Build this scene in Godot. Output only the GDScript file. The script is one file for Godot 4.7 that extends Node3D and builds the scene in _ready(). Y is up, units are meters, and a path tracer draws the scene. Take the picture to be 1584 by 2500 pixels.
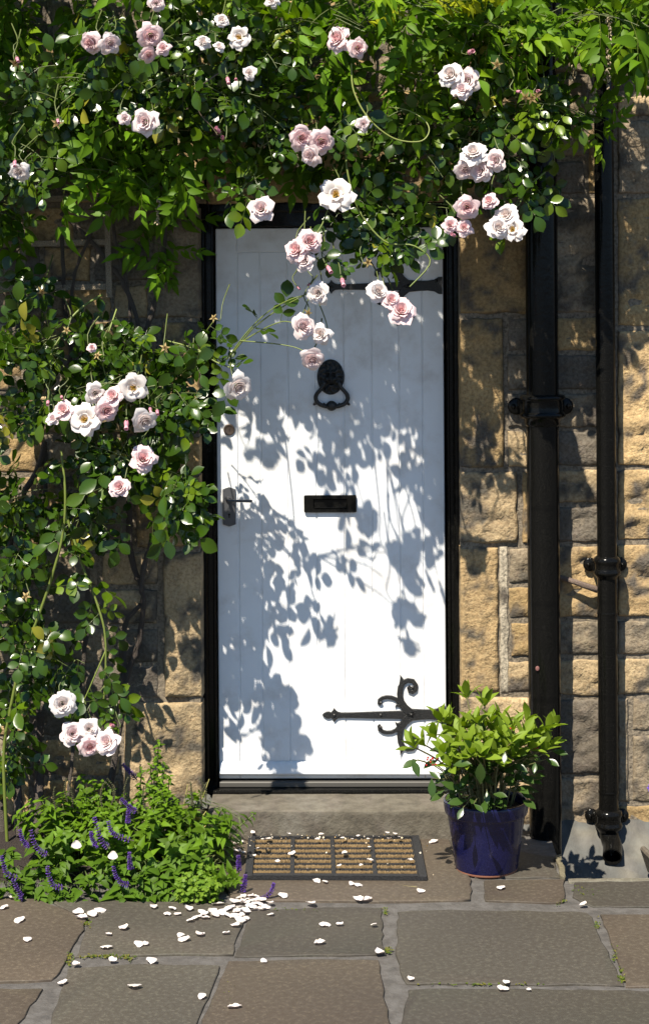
extends Node3D
# A white plank door in a sandstone wall, half hidden by climbing roses and wisteria.
# World: x right, y up, z out of the wall. Door face z = 0, wall face z = 0.13, paving y = 0.

const F := 4500.0
const CX := 792.0
const CY := 690.0
const CAM := Vector3(0, 1.943, 6.7)
const WALL := 0.13

var cam_basis: Basis
var to_sun := Vector3.UP
var rng := RandomNumberGenerator.new()
var taken := {}
var M := {}
var rough := FastNoiseLite.new()
var wide := FastNoiseLite.new()

# ---------- mesh builder ----------
class MB:
	var v := PackedVector3Array()
	var c := PackedColorArray()
	var ix := PackedInt32Array()
	var col := Color(1, 1, 1)

	func pt(p: Vector3) -> int:
		v.append(p)
		c.append(col)
		return v.size() - 1

	func ptc(p: Vector3, k: Color) -> int:
		v.append(p)
		c.append(k)
		return v.size() - 1

	func tri(a: int, b: int, d: int) -> void:
		ix.append(a)
		ix.append(b)
		ix.append(d)

	func quad(a: int, b: int, d: int, e: int) -> void:
		tri(a, b, d)
		tri(a, d, e)

	# a flat face of its own, turned away from `inside`
	func face(p: Array, inside: Vector3) -> void:
		var mid := Vector3.ZERO
		for q in p:
			mid += q
		mid /= p.size()
		var n: Vector3 = (p[2] - p[0]).cross(p[1] - p[0])
		var k := []
		for q in p:
			k.append(pt(q))
		if n.dot(mid - inside) < 0:
			k.reverse()
		for j in range(1, k.size() - 1):
			tri(k[0], k[j], k[j + 1])

	# nu x nv points, row by row
	func grid(p: PackedVector3Array, nu: int, nv: int, flip := false, cols := PackedColorArray()) -> void:
		var s := v.size()
		v.append_array(p)
		if cols.size() == p.size():
			c.append_array(cols)
		else:
			for q in p.size():
				c.append(col)
		for j in nv - 1:
			for i in nu - 1:
				var a := s + j * nu + i
				if flip:
					quad(a, a + nu, a + nu + 1, a + 1)
				else:
					quad(a, a + 1, a + nu + 1, a + nu)

	func box(ctr: Vector3, size: Vector3, bev := 0.003, b := Basis()) -> void:
		var h := size / 2
		bev = minf(bev, minf(h.x, minf(h.y, h.z)) * 0.6)
		var q := func(sx, sy, sz, axis):
			var e := Vector3(bev, bev, bev)
			e[axis] = 0
			return ctr + b * Vector3(sx * (h.x - e.x), sy * (h.y - e.y), sz * (h.z - e.z))
		for s in [-1, 1]:
			face([q.call(s, -1, -1, 0), q.call(s, 1, -1, 0), q.call(s, 1, 1, 0), q.call(s, -1, 1, 0)], ctr)
			face([q.call(-1, s, -1, 1), q.call(1, s, -1, 1), q.call(1, s, 1, 1), q.call(-1, s, 1, 1)], ctr)
			face([q.call(-1, -1, s, 2), q.call(1, -1, s, 2), q.call(1, 1, s, 2), q.call(-1, 1, s, 2)], ctr)
			for t in [-1, 1]:
				face([q.call(s, t, -1, 0), q.call(s, t, 1, 0), q.call(s, t, 1, 1), q.call(s, t, -1, 1)], ctr)
				face([q.call(s, -1, t, 0), q.call(s, 1, t, 0), q.call(s, 1, t, 2), q.call(s, -1, t, 2)], ctr)
				face([q.call(-1, s, t, 1), q.call(1, s, t, 1), q.call(1, s, t, 2), q.call(-1, s, t, 2)], ctr)
				for u in [-1, 1]:
					face([q.call(s, t, u, 0), q.call(s, t, u, 1), q.call(s, t, u, 2)], ctr)

	func tube(path: PackedVector3Array, rad: PackedFloat32Array, sides := 6, cap := true) -> void:
		var n := path.size()
		var s := v.size()
		var up := Vector3(0.13, 0.3, 0.95)
		for j in n:
			var d := (path[mini(j + 1, n - 1)] - path[maxi(j - 1, 0)]).normalized()
			var x := up.cross(d)
			if x.length() < 0.05:
				x = Vector3(1, 0.2, 0).cross(d)
			x = x.normalized()
			var y := d.cross(x)
			up = y.lerp(up, 0.0)
			for i in sides:
				var a := TAU * i / sides
				pt(path[j] + (x * cos(a) + y * sin(a)) * rad[mini(j, rad.size() - 1)])
		for j in n - 1:
			for i in sides:
				var i2 := (i + 1) % sides
				quad(s + j * sides + i, s + (j + 1) * sides + i, s + (j + 1) * sides + i2, s + j * sides + i2)
		if cap:
			for e in [0, n - 1]:
				var k := pt(path[e])
				for i in sides:
					var a: int = s + e * sides + i
					var b2: int = s + e * sides + (i + 1) % sides
					if e == 0:
						tri(k, a, b2)
					else:
						tri(k, b2, a)

	# profile of (radius, height) turned about y through `at`
	func lathe(at: Vector3, prof: Array, sides := 32, b := Basis()) -> void:
		var s := v.size()
		for q in prof:
			for i in sides:
				var a := TAU * i / sides
				pt(at + b * Vector3(q.x * cos(a), q.y, q.x * sin(a)))
		for j in prof.size() - 1:
			for i in sides:
				var i2 := (i + 1) % sides
				quad(s + j * sides + i, s + j * sides + i2, s + (j + 1) * sides + i2, s + (j + 1) * sides + i)

	func ball(at: Vector3, r: Vector3, seg := 8, b := Basis()) -> void:
		var prof := []
		var n := maxi(4, seg / 2 + 1)
		var s := v.size()
		for j in n + 1:
			var e := -PI / 2 + PI * j / n
			for i in seg:
				var a := TAU * i / seg
				pt(at + b * (Vector3(cos(e) * cos(a), sin(e), cos(e) * sin(a)) * r))
		for j in n:
			for i in seg:
				var i2 := (i + 1) % seg
				quad(s + j * seg + i, s + j * seg + i2, s + (j + 1) * seg + i2, s + (j + 1) * seg + i)

	# flat bar of varying width along a path in the xy plane, from z0 (back) to z1 (front)
	func ribbon(p: Array, w: Array, z0: float, z1: float, bev := 0.0015) -> void:
		var n := p.size()
		var rows := [[], [], [], []]
		for j in n:
			var d: Vector2 = (p[mini(j + 1, n - 1)] - p[maxi(j - 1, 0)]).normalized()
			var nn := Vector2(-d.y, d.x)
			var hw: float = w[j] / 2
			var hb := maxf(hw - bev, 0.0002)
			for k in 4:
				var o: Vector2 = p[j] + nn * [hw, hb, -hb, -hw][k]
				rows[k].append(Vector3(o.x, o.y, [z1 - bev, z1, z1, z1 - bev][k]))
		for k in 3:
			var g := PackedVector3Array()
			g.append_array(PackedVector3Array(rows[k]))
			g.append_array(PackedVector3Array(rows[k + 1]))
			grid(g, n, 2)
		for k in [0, 3]:
			var g := PackedVector3Array(rows[k])
			for q in rows[k]:
				g.append(Vector3(q.x, q.y, z0))
			grid(g, n, 2, k == 0)
		for e in [0, n - 1]:
			var a: Vector3 = rows[0][e]
			var b2: Vector3 = rows[3][e]
			face([a, b2, Vector3(b2.x, b2.y, z0), Vector3(a.x, a.y, z0)], rows[1][n / 2])

	func add(o: MB, t: Transform3D, tint := Color(1, 1, 1)) -> void:
		var s := v.size()
		v.append_array(t * o.v)
		for k in o.c:
			c.append(k * tint)
		for k in o.ix:
			ix.append(s + k)

	func mesh() -> ArrayMesh:
		var n := PackedVector3Array()
		n.resize(v.size())
		for k in range(0, ix.size(), 3):
			var a := ix[k]
			var b := ix[k + 1]
			var d := ix[k + 2]
			var f := (v[d] - v[a]).cross(v[b] - v[a])
			n[a] += f
			n[b] += f
			n[d] += f
		for k in n.size():
			n[k] = n[k].normalized() if n[k].length_squared() > 1e-24 else Vector3.UP
		var arr := []
		arr.resize(Mesh.ARRAY_MAX)
		arr[Mesh.ARRAY_VERTEX] = v
		arr[Mesh.ARRAY_NORMAL] = n
		arr[Mesh.ARRAY_COLOR] = c
		arr[Mesh.ARRAY_INDEX] = ix
		var m := ArrayMesh.new()
		m.add_surface_from_arrays(Mesh.PRIMITIVE_TRIANGLES, arr)
		return m

# ---------- placing and naming ----------
func S(px: float, py: float, z: float) -> Vector3:      # where the photograph's sight line meets the plane at depth z
	var d := cam_basis * Vector3((px - CX) / F, -(py - CY) / F, -1)
	return CAM + d * ((z - CAM.z) / d.z)

func D(x: float, y: float, z: float) -> Vector3:
	return S(x * 1.038, y * 1.038, z)

func G(px: float, py: float, h := 0.0) -> Vector3:      # the same on level ground at height h
	var d := cam_basis * Vector3((px - CX) / F, -(py - CY) / F, -1)
	return CAM + d * ((h - CAM.y) / d.y)

func seen_at(p: Vector3) -> Vector2:
	var q := cam_basis.inverse() * (p - CAM)
	return Vector2(CX + F * q.x / -q.z, CY - F * q.y / -q.z)

func numbered(called: String, parent: Node) -> String:
	var key := str(parent.get_instance_id()) + called
	var n: int = taken.get(key, 0)
	taken[key] = n + 1
	return called if n == 0 else "%s_%03d" % [called, n]

func put(called: String, m: Mesh, mat: Material, parent: Node = self, t := Transform3D()) -> MeshInstance3D:
	var o := MeshInstance3D.new()
	o.name = numbered(called, parent)
	o.mesh = m
	o.material_override = mat
	o.transform = t
	parent.add_child(o, true)
	return o

func part(called: String, mb: MB, mat: Material, parent: Node) -> MeshInstance3D:
	return put(called, mb.mesh(), mat, parent)

func stuff(o: Node) -> Node:
	o.set_meta("kind", "stuff")
	return o

func tag(o: Node, label: String, category: String, group := "") -> Node:
	o.set_meta("label", label)
	o.set_meta("category", category)
	if group:
		o.set_meta("group", group)
	return o

func thing(called: String, label: String, category: String, at := Vector3.ZERO, group := "") -> Node3D:
	var o := Node3D.new()
	o.name = numbered(called, self)
	add_child(o, true)
	o.position = at
	tag(o, label, category, group)
	return o

func structure(o: Node) -> Node:
	o.set_meta("kind", "structure")
	return o

func rf(a: float, b: float) -> float:
	return rng.randf_range(a, b)

func rv() -> Vector3:
	return Vector3(rf(-1, 1), rf(-1, 1), rf(-1, 1))

func frame_of(axis: Vector3, normal: Vector3) -> Basis:  # y along axis, z as near normal as can be
	var y := axis.normalized()
	var x := y.cross(normal)
	if x.length() < 0.01:
		x = y.cross(Vector3(0.3, 0.5, 0.8))
	x = x.normalized()
	return Basis(x, y, x.cross(y))

func smooth_path(ctrl: Array, n: int) -> PackedVector3Array:
	var out := PackedVector3Array()
	var m := ctrl.size()
	for k in n + 1:
		var t := float(k) / n * (m - 1)
		var i := mini(int(t), m - 2)
		var f := t - i
		out.append(ctrl[i].cubic_interpolate(ctrl[i + 1], ctrl[maxi(i - 1, 0)], ctrl[mini(i + 2, m - 1)], f))
	return out

func taper(n: int, a: float, b: float) -> PackedFloat32Array:
	var out := PackedFloat32Array()
	for k in n:
		out.append(lerpf(a, b, float(k) / maxi(n - 1, 1)))
	return out

# ---------- materials ----------
func noise_tex(freq: float, size: int, ramp: Array, oct := 4, kind := FastNoiseLite.TYPE_SIMPLEX_SMOOTH, seed_ := 1) -> NoiseTexture2D:
	var n := FastNoiseLite.new()
	n.noise_type = kind
	n.frequency = freq
	n.fractal_octaves = oct
	n.fractal_gain = 0.66
	n.seed = seed_
	var t := NoiseTexture2D.new()
	t.width = size
	t.height = size
	t.seamless = true
	t.noise = n
	if ramp.size():
		var g := Gradient.new()
		var offs := PackedFloat32Array()
		var cols := PackedColorArray()
		for k in ramp:
			offs.append(k[0])
			cols.append(k[1])
		g.offsets = offs
		g.colors = cols
		t.color_ramp = g
	return t

func grey(v: float, warm := 0.0) -> Color:
	return Color(v + warm, v, v - warm)

func mat(called: String, color: Color, rough_: float, vc := false) -> StandardMaterial3D:
	var m := StandardMaterial3D.new()
	m.resource_name = called
	m.albedo_color = color.linear_to_srgb()
	m.roughness = rough_
	m.vertex_color_use_as_albedo = vc
	m.cull_mode = BaseMaterial3D.CULL_DISABLED
	return m

func tri_tex(m: StandardMaterial3D, albedo: Texture2D, height: Texture2D, relief: float, scale: float) -> StandardMaterial3D:
	m.albedo_texture = albedo
	m.uv1_triplanar = true
	m.uv1_world_triplanar = true
	m.uv1_scale = Vector3.ONE * scale
	if height:
		m.heightmap_enabled = true
		m.heightmap_texture = height
		m.heightmap_scale = relief
	return m

func make_materials() -> void:
	var grain := noise_tex(0.03, 1024, [[0.0, grey(0.64, 0.02)], [0.3, grey(0.80, 0.02)], [0.5, grey(0.89)], [0.75, grey(0.98)], [1.0, grey(0.88, 0.03)]], 8, FastNoiseLite.TYPE_SIMPLEX, 3)
	var pits := noise_tex(0.02, 1024, [], 8, FastNoiseLite.TYPE_SIMPLEX, 8)
	M.stone = tri_tex(mat("sandstone", Color(1, 1, 1), 0.92, true), grain, pits, 0.42, 1.7)
	M.mortar = tri_tex(mat("lime_mortar", Color(1, 1, 1), 0.95, true), noise_tex(0.05, 512, [[0.0, grey(0.5)], [0.5, grey(0.85)], [1.0, grey(1.0)]], 5, FastNoiseLite.TYPE_SIMPLEX, 5), pits, 0.3, 2.0)
	var flagtex := noise_tex(0.03, 1024, [[0.0, grey(0.68, 0.025)], [0.35, grey(0.76, 0.025)], [0.55, grey(0.79, 0.015)], [0.68, grey(0.84, 0.01)], [0.78, Color(0.97, 0.96, 0.92)], [1.0, Color(1.0, 0.97, 0.9)]], 9, FastNoiseLite.TYPE_SIMPLEX, 12)
	M.flag = tri_tex(mat("gritstone_flag", Color(1, 1, 1), 0.72, true), flagtex, noise_tex(0.012, 1024, [], 9, FastNoiseLite.TYPE_SIMPLEX, 21), 0.12, 1.3)
	M.concrete = tri_tex(mat("concrete", Color(1, 1, 1), 0.85, true), noise_tex(0.012, 512, [[0.0, grey(0.72)], [0.45, grey(0.86, 0.01)], [0.6, grey(0.92)], [1.0, grey(1.0)]], 8, FastNoiseLite.TYPE_SIMPLEX, 31), pits, 0.22, 1.8)
	M.soil = tri_tex(mat("soil", Color(1, 1, 1), 0.97, true), grain, pits, 1.5, 4.0)
	# white paint, a little grubby
	M.paint = tri_tex(mat("white_gloss_paint", Color(0.80, 0.81, 0.82), 0.38), noise_tex(0.006, 512, [[0.0, grey(0.88, 0.015)], [0.35, grey(0.96, 0.006)], [0.5, grey(0.985)], [1.0, grey(1.0)]], 8, FastNoiseLite.TYPE_SIMPLEX, 41), noise_tex(0.004, 256, [], 3), 0.06, 1.2)
	M.black = tri_tex(mat("black_gloss_paint", Color(1, 1, 1), 0.16), noise_tex(0.16, 512, [[0.0, Color(0.045, 0.044, 0.042)], [0.74, Color(0.055, 0.054, 0.05)], [0.8, Color(0.12, 0.115, 0.105)], [0.9, Color(0.34, 0.33, 0.3)], [1.0, Color(0.4, 0.39, 0.36)]], 3, FastNoiseLite.TYPE_SIMPLEX, 51), noise_tex(0.03, 256, [], 4, FastNoiseLite.TYPE_SIMPLEX, 52), 0.03, 3.0)
	M.black.metallic_specular = 0.27
	M.iron = tri_tex(mat("black_iron", Color(1, 1, 1), 0.4), noise_tex(0.06, 256, [[0.0, grey(0.08)], [0.6, grey(0.12)], [0.8, grey(0.2, 0.01)], [1.0, grey(0.24, 0.02)]], 5, FastNoiseLite.TYPE_SIMPLEX, 61), pits, 0.1, 8.0)
	M.pewter = mat("dark_pewter", Color(0.09, 0.092, 0.098), 0.38)
	M.pewter.metallic = 0.35
	M.bronze = mat("aged_bronze", Color(0.10, 0.075, 0.06), 0.35)
	M.bronze.metallic = 0.6
	M.steel = mat("bright_steel", Color(0.45, 0.45, 0.46), 0.3)
	M.steel.metallic = 0.8
	M.wood_grey = mat("grey_paint", Color(0.075, 0.07, 0.062), 0.5)
	M.hole = mat("dark_void", Color(0.004, 0.004, 0.004), 0.9)
	M.bark = tri_tex(mat("bark", Color(1, 1, 1), 0.9, true), grain, pits, 1.0, 9.0)
	M.wood = tri_tex(mat("weathered_wood", Color(0.30, 0.245, 0.17), 0.85), grain, pits, 0.4, 5.0)
	M.cane = mat("green_cane", Color(1, 1, 1), 0.5, true)
	M.rose_leaf = mat("glossy_leaf", Color(1, 1, 1), 0.27, true)
	M.rose_leaf.backlight_enabled = true
	M.rose_leaf.backlight = Color(0.50, 0.55, 0.12).linear_to_srgb()
	M.soft_leaf = mat("soft_leaf", Color(1, 1, 1), 0.5, true)
	M.soft_leaf.metallic_specular = 0.32
	M.soft_leaf.backlight_enabled = true
	M.soft_leaf.backlight = Color(0.72, 0.8, 0.12).linear_to_srgb()
	M.petal = mat("petal", Color(1, 1, 1), 0.6, true)
	M.petal.backlight_enabled = true
	M.petal.backlight = Color(0.5, 0.44, 0.45).linear_to_srgb()
	M.plain = mat("matt", Color(1, 1, 1), 0.8, true)
	M.berry = mat("berry", Color(0.35, 0.015, 0.012), 0.25)
	M.glaze = tri_tex(mat("cobalt_glaze", Color(1, 1, 1), 0.22), noise_tex(0.2, 512, [[0.0, Color(0.05, 0.058, 0.18)], [0.70, Color(0.062, 0.07, 0.215)], [0.8, Color(0.13, 0.13, 0.34)], [0.9, Color(0.3, 0.3, 0.48)], [1.0, Color(0.4, 0.4, 0.55)]], 3, FastNoiseLite.TYPE_SIMPLEX, 71), noise_tex(0.02, 256, [], 3), 0.15, 3.0)
	M.terracotta = mat("terracotta", Color(0.20, 0.08, 0.045), 0.85)
	M.rubber = tri_tex(mat("rubber", Color(0.02, 0.02, 0.022), 0.8), noise_tex(0.05, 256, [[0.0, grey(0.6)], [0.6, grey(0.85)], [1.0, grey(1.0)]], 5), pits, 0.3, 6.0)
	M.coir = mat("coir", Color(1, 1, 1), 0.95, true)

# ---------- the place ----------
func _ready() -> void:
	rng.seed = 20240607
	rough.frequency = 1.0
	rough.fractal_octaves = 4
	rough.noise_type = FastNoiseLite.TYPE_SIMPLEX
	wide.frequency = 1.0
	wide.fractal_octaves = 2
	wide.seed = 9
	cam_basis = Basis(Vector3.UP, deg_to_rad(1.2)) * Basis(Vector3(0, 0, 1), deg_to_rad(-0.4))
	var cam := Camera3D.new()
	cam.name = "camera"
	cam.near = 0.05
	cam.far = 400.0
	cam.projection = Camera3D.PROJECTION_FRUSTUM
	cam.keep_aspect = Camera3D.KEEP_HEIGHT
	cam.size = 0.05 * 2500.0 / F
	cam.frustum_offset = Vector2(0, -0.05 * 560.0 / F)
	cam.transform = Transform3D(cam_basis, CAM)
	add_child(cam)
	cam.current = true
	var env := Environment.new()
	env.background_mode = Environment.BG_SKY
	var sky := ProceduralSkyMaterial.new()
	sky.sky_top_color = Color(0.30, 0.43, 0.60)
	sky.sky_horizon_color = Color(0.55, 0.65, 0.73)
	sky.sky_curve = 0.16
	sky.ground_bottom_color = Color(0.20, 0.19, 0.17)
	sky.ground_horizon_color = Color(0.40, 0.40, 0.40)
	sky.sun_angle_max = 2.0
	env.sky = Sky.new()
	env.sky.sky_material = sky
	env.background_energy_multiplier = 1.0
	env.tonemap_mode = Environment.TONE_MAPPER_LINEAR
	env.tonemap_exposure = 2.1
	env.sdfgi_enabled = true
	env.ssao_enabled = true
	env.ssil_enabled = true
	var we := WorldEnvironment.new()
	we.name = "environment"
	we.environment = env
	add_child(we)
	var sun := DirectionalLight3D.new()
	sun.name = "sun"
	sun.light_color = Color(1.0, 0.965, 0.90)
	sun.light_energy = 1.5
	sun.light_angular_distance = 0.5
	sun.shadow_enabled = true
	var e := deg_to_rad(56.0)
	var a := deg_to_rad(27.0)
	sun.look_at_from_position(Vector3.ZERO, Vector3(sin(a) * cos(e), -sin(e), -cos(a) * cos(e)))
	add_child(sun)
	to_sun = sun.basis.z.normalized()
	make_materials()
	build_wall()
	build_paving()
	build_door()
	build_pipes()
	build_step_and_mat()
	build_pot()
	build_trellis_and_stems()
	build_climbers()
	build_bed()
	build_petals()

func stone_tint(code: String) -> Color:
	var k: Color = {"o": Color(0.37, 0.255, 0.118), "y": Color(0.48, 0.335, 0.165), "b": Color(0.45, 0.335, 0.19), "g": Color(0.27, 0.215, 0.145), "d": Color(0.155, 0.13, 0.10)}[code]
	return k * rf(0.88, 1.1)

# one hewn stone: x from l to r, y from b to t, its face about z. margin: +1 / -1 a smooth drafted strip along its right / left edge
func stone(parent: Node, l: float, r: float, b: float, t: float, z: float, tint: Color, bulge := 0.008, margin := 0, back := 0.09, called := "stone", m: Material = null) -> MeshInstance3D:
	var mb := MB.new()
	var nu := clampi(int((r - l) / 0.015), 4, 22)
	var nv := clampi(int((t - b) / 0.015), 4, 26)
	var us := [0.0, 0.0]
	for k in nu + 1:
		us.append(float(k) / nu)
	us.append_array([1.0, 1.0])
	var vs := [0.0, 0.0]
	for k in nv + 1:
		vs.append(float(k) / nv)
	vs.append_array([1.0, 1.0])
	var w := r - l
	var h := t - b
	var off := rv() * 30
	var dark := stone_tint("d") * 0.75
	var pale := tint * 1.25
	var pts := PackedVector3Array()
	var cols := PackedColorArray()
	var nn_u := us.size()
	var nn_v := vs.size()
	for j in nn_v:
		for i in nn_u:
			var ring := mini(mini(i, nn_u - 1 - i), mini(j, nn_v - 1 - j))
			var ins: float = [0.0, 0.002][ring] if ring < 2 else 0.0065
			var x := clampf(lerpf(l, r, us[i]), l + ins, r - ins)
			var y := clampf(lerpf(b, t, vs[j]), b + ins, t - ins)
			var q := Vector3(x, y, 0) + off
			# wandering outline
			x += wide.get_noise_3d(q.x * 9, q.y * 14, off.z) * 0.006 * (1.0 if (margin == 0 or signf(x - (l + r) / 2) != margin) else 0.15)
			y += wide.get_noise_3d(q.x * 14, q.y * 9, off.z + 5) * 0.006
			var zz := z
			if ring == 0:
				zz = z - back
			elif ring == 1:
				zz = z - 0.0055
			else:
				var eu := minf(x - l, r - x)
				var ev := minf(y - b, t - y)
				var amp := smoothstep(0.0, 0.05, minf(eu, ev))
				if margin != 0:
					var dm := (r - x) if margin > 0 else (x - l)
					amp *= smoothstep(0.058, 0.075, dm)
					zz += bulge * 0.9 * smoothstep(0.055, 0.07, dm)
				zz += bulge * amp * 0.35 + rough.get_noise_3d(q.x * 8, q.y * 13, off.z) * bulge * 1.2 * (0.2 + 0.8 * amp) - smoothstep(0.12, 0.3, rough.get_noise_3d(q.x * 7, q.y * 26, off.z + 9)) * bulge * 0.7 * amp
			pts.append(Vector3(x, y, zz))
			var wn := wide.get_noise_3d(q.x * 5, q.y * 6, off.z + 20)
			var fn := rough.get_noise_3d(q.x * 16, q.y * 16, off.z + 40)
			var k := tint.lerp(dark, smoothstep(0.04, 0.5, wn + fn * 0.7)).lerp(pale, smoothstep(0.15, 0.6, -wn + fn * 0.4))
			cols.append(k)
	mb.grid(pts, nn_u, nn_v, true, cols)
	return part(called, mb, m if m else M.stone, parent)

func build_wall() -> void:
	var wall := thing("stone_wall", "coursed golden sandstone wall round the white door", "wall")
	# mortar body with the doorway left open
	var mb := MB.new()
	mb.col = Color(0.26, 0.215, 0.155)
	var xl := S(487, 1200, WALL).x
	var xr := S(1124, 1200, WALL).x
	var yt := S(808, 490, WALL).y
	var z0 := WALL - 0.006
	mb.box(Vector3((xl - 3.2) / 2, 2.2, (z0 - 0.35) / 2), Vector3(xl + 3.2, 4.6, z0 + 0.35), 0.002)
	mb.box(Vector3((xr + 3.2) / 2, 2.2, (z0 - 0.35) / 2), Vector3(3.2 - xr, 4.6, z0 + 0.35), 0.002)
	mb.box(Vector3((xl + xr) / 2, (yt + 4.5) / 2, (z0 - 0.35) / 2), Vector3(xr - xl - 0.002, 4.5 - yt, z0 + 0.35), 0.002)
	part("mortar", mb, M.mortar, wall)
	var backing := MB.new()  # unseen dark box added behind the door to stop sky light leaking through
	backing.box(Vector3((xl + xr) / 2, (yt - 0.1) / 2, -0.215), Vector3(xr - xl + 0.01, yt + 0.1, 0.25), 0.002)
	part("added_backing", backing, M.hole, wall)
	var lay := func(px_l, px_r, px_t, px_b, code, bulge, margin):
		var a := S(px_l, px_b, WALL)
		var q := S(px_r, px_t, WALL)
		var j := 0.004
		var deep: float = 0.30 if margin != 0 else 0.05
		stone(wall, a.x + j, q.x - j, a.y + j, q.y - j, WALL + rf(-0.003, 0.004), stone_tint(code), bulge, margin, deep)
	# left jamb, top to bottom
	for s in [[372, 490, 503, 780, "g"], [395, 491, 782, 1062, "o"], [388, 492, 1064, 1157, "o"], [330, 493, 1159, 1340, "o"], [398, 496, 1344, 1706, "b"], [300, 498, 1710, 2060, "b"]]:
		lay.call(s[0], s[1], s[2], s[3], s[4], 0.010, 1)
	# right jamb
	for s in [[1119, 1300, 503, 770, "o"], [1119, 1231, 773, 1145, "o"], [1120, 1266, 1148, 1330, "b"], [1121, 1219, 1334, 1694, "y"], [1122, 1330, 1700, 2080, "b"]]:
		lay.call(s[0], s[1], s[2], s[3], s[4], 0.010, -1)
	# small stones beside the right jamb and behind the wide pipe
	for s in [[1236, 1330, 773, 861, "d"], [1236, 1330, 863, 955, "g"], [1236, 1330, 957, 1046, "d"], [1236, 1330, 1049, 1145, "b"], [1272, 1330, 1148, 1330, "o"], [1240, 1330, 1334, 1426, "g"], [1238, 1330, 1429, 1514, "o"], [1243, 1330, 1519, 1606, "o"], [1234, 1330, 1611, 1694, "b"]]:
		lay.call(s[0], s[1], s[2], s[3], s[4], 0.011, 0)
	# wide smear of pointing between the long jamb stone and the small ones
	var pa := S(1219, 1694, WALL)
	var pb := S(1242, 1332, WALL)
	stone(wall, pa.x, pb.x, pa.y, pb.y, WALL - 0.002, Color(0.50, 0.43, 0.32), 0.004, 0, 0.05, "pointing", M.mortar)
	# between the pipes
	for s in [[1334, 1478, 60, 180, "g"], [1334, 1440, 183, 286, "g"], [1334, 1430, 290, 386, "g"], [1432, 1500, 290, 476, "o"], [1334, 1428, 390, 476, "d"], [1304, 1500, 480, 768, "g"], [1334, 1500, 772, 861, "o"], [1334, 1500, 864, 954, "d"], [1334, 1500, 957, 1046, "g"], [1334, 1500, 1049, 1140, "d"], [1334, 1500, 1144, 1231, "b"], [1334, 1500, 1234, 1326, "d"], [1334, 1500, 1331, 1510, "y"], [1334, 1500, 1514, 1603, "g"], [1334, 1500, 1607, 1701, "b"], [1334, 1500, 1705, 1893, "d"], [1334, 1500, 1897, 2050, "g"]]:
		lay.call(s[0], s[1], s[2], s[3], s[4], 0.012, 0)
	# right of the narrow pipe, on past the edge of the picture
	for s in [[1482, 1700, 60, 226, "g"], [1504, 1720, 230, 287, "b"], [1504, 1700, 290, 476, "g"], [1504, 1660, 480, 800, "o"], [1504, 1640, 803, 1140, "y"], [1504, 1660, 1144, 1322, "y"], [1504, 1720, 1327, 1508, "y"], [1504, 1680, 1513, 1601, "g"], [1504, 1700, 1606, 1698, "b"], [1504, 1536, 1702, 1960, "g"], [1540, 1690, 1702, 1788, "g"], [1540, 1690, 1792, 1960, "g"], [1504, 1600, 1964, 2050, "o"], [1604, 1720, 1964, 2050, "g"]]:
		lay.call(s[0], s[1], s[2], s[3], s[4], 0.012, 0)
	# lintel and the courses over the door
	lay.call(420, 1180, 330, 499, "o", 0.006, 0)
	var codes := "ogbdgoyg"
	for row in [[-330, -225], [-221, -118], [-114, -8], [-4, 98], [102, 212], [216, 326]]:
		var x := -200.0
		while x < 1330.0:
			var w := rf(120, 260)
			if 1330.0 - x - w < 90:
				w = 1330.0 - x
			lay.call(x, x + w - 4, row[0], row[1], codes[rng.randi() % 8], 0.010, 0)
			x += w
	# left of the door
	var rows := [330, 422, 500, 596, 690, 781, 872, 960, 1062, 1157, 1248, 1342, 1433, 1528, 1622, 1709, 1800, 1900, 2060]
	for k in rows.size() - 1:
		var t: float = rows[k]
		var b: float = rows[k + 1]
		var mid := (t + b) / 2
		var lim := 416.0 if mid < 500 else 368.0 if mid < 781 else 391.0 if mid < 1062 else 384.0 if mid < 1157 else 326.0 if mid < 1342 else 393.0 if mid < 1708 else 296.0
		var x := -260.0
		while x < lim:
			var w := rf(110, 230)
			if lim - x - w < 70:
				w = lim - x
			lay.call(x, x + w - 4, t + 3, b - 1, codes[rng.randi() % 8], 0.013, 0)
			x += w
	# right, beyond the picture
	for k in 12:
		lay.call(1724, 1900, 60 + k * 165, 222 + k * 165, codes[k % 8], 0.012, 0)

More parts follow.
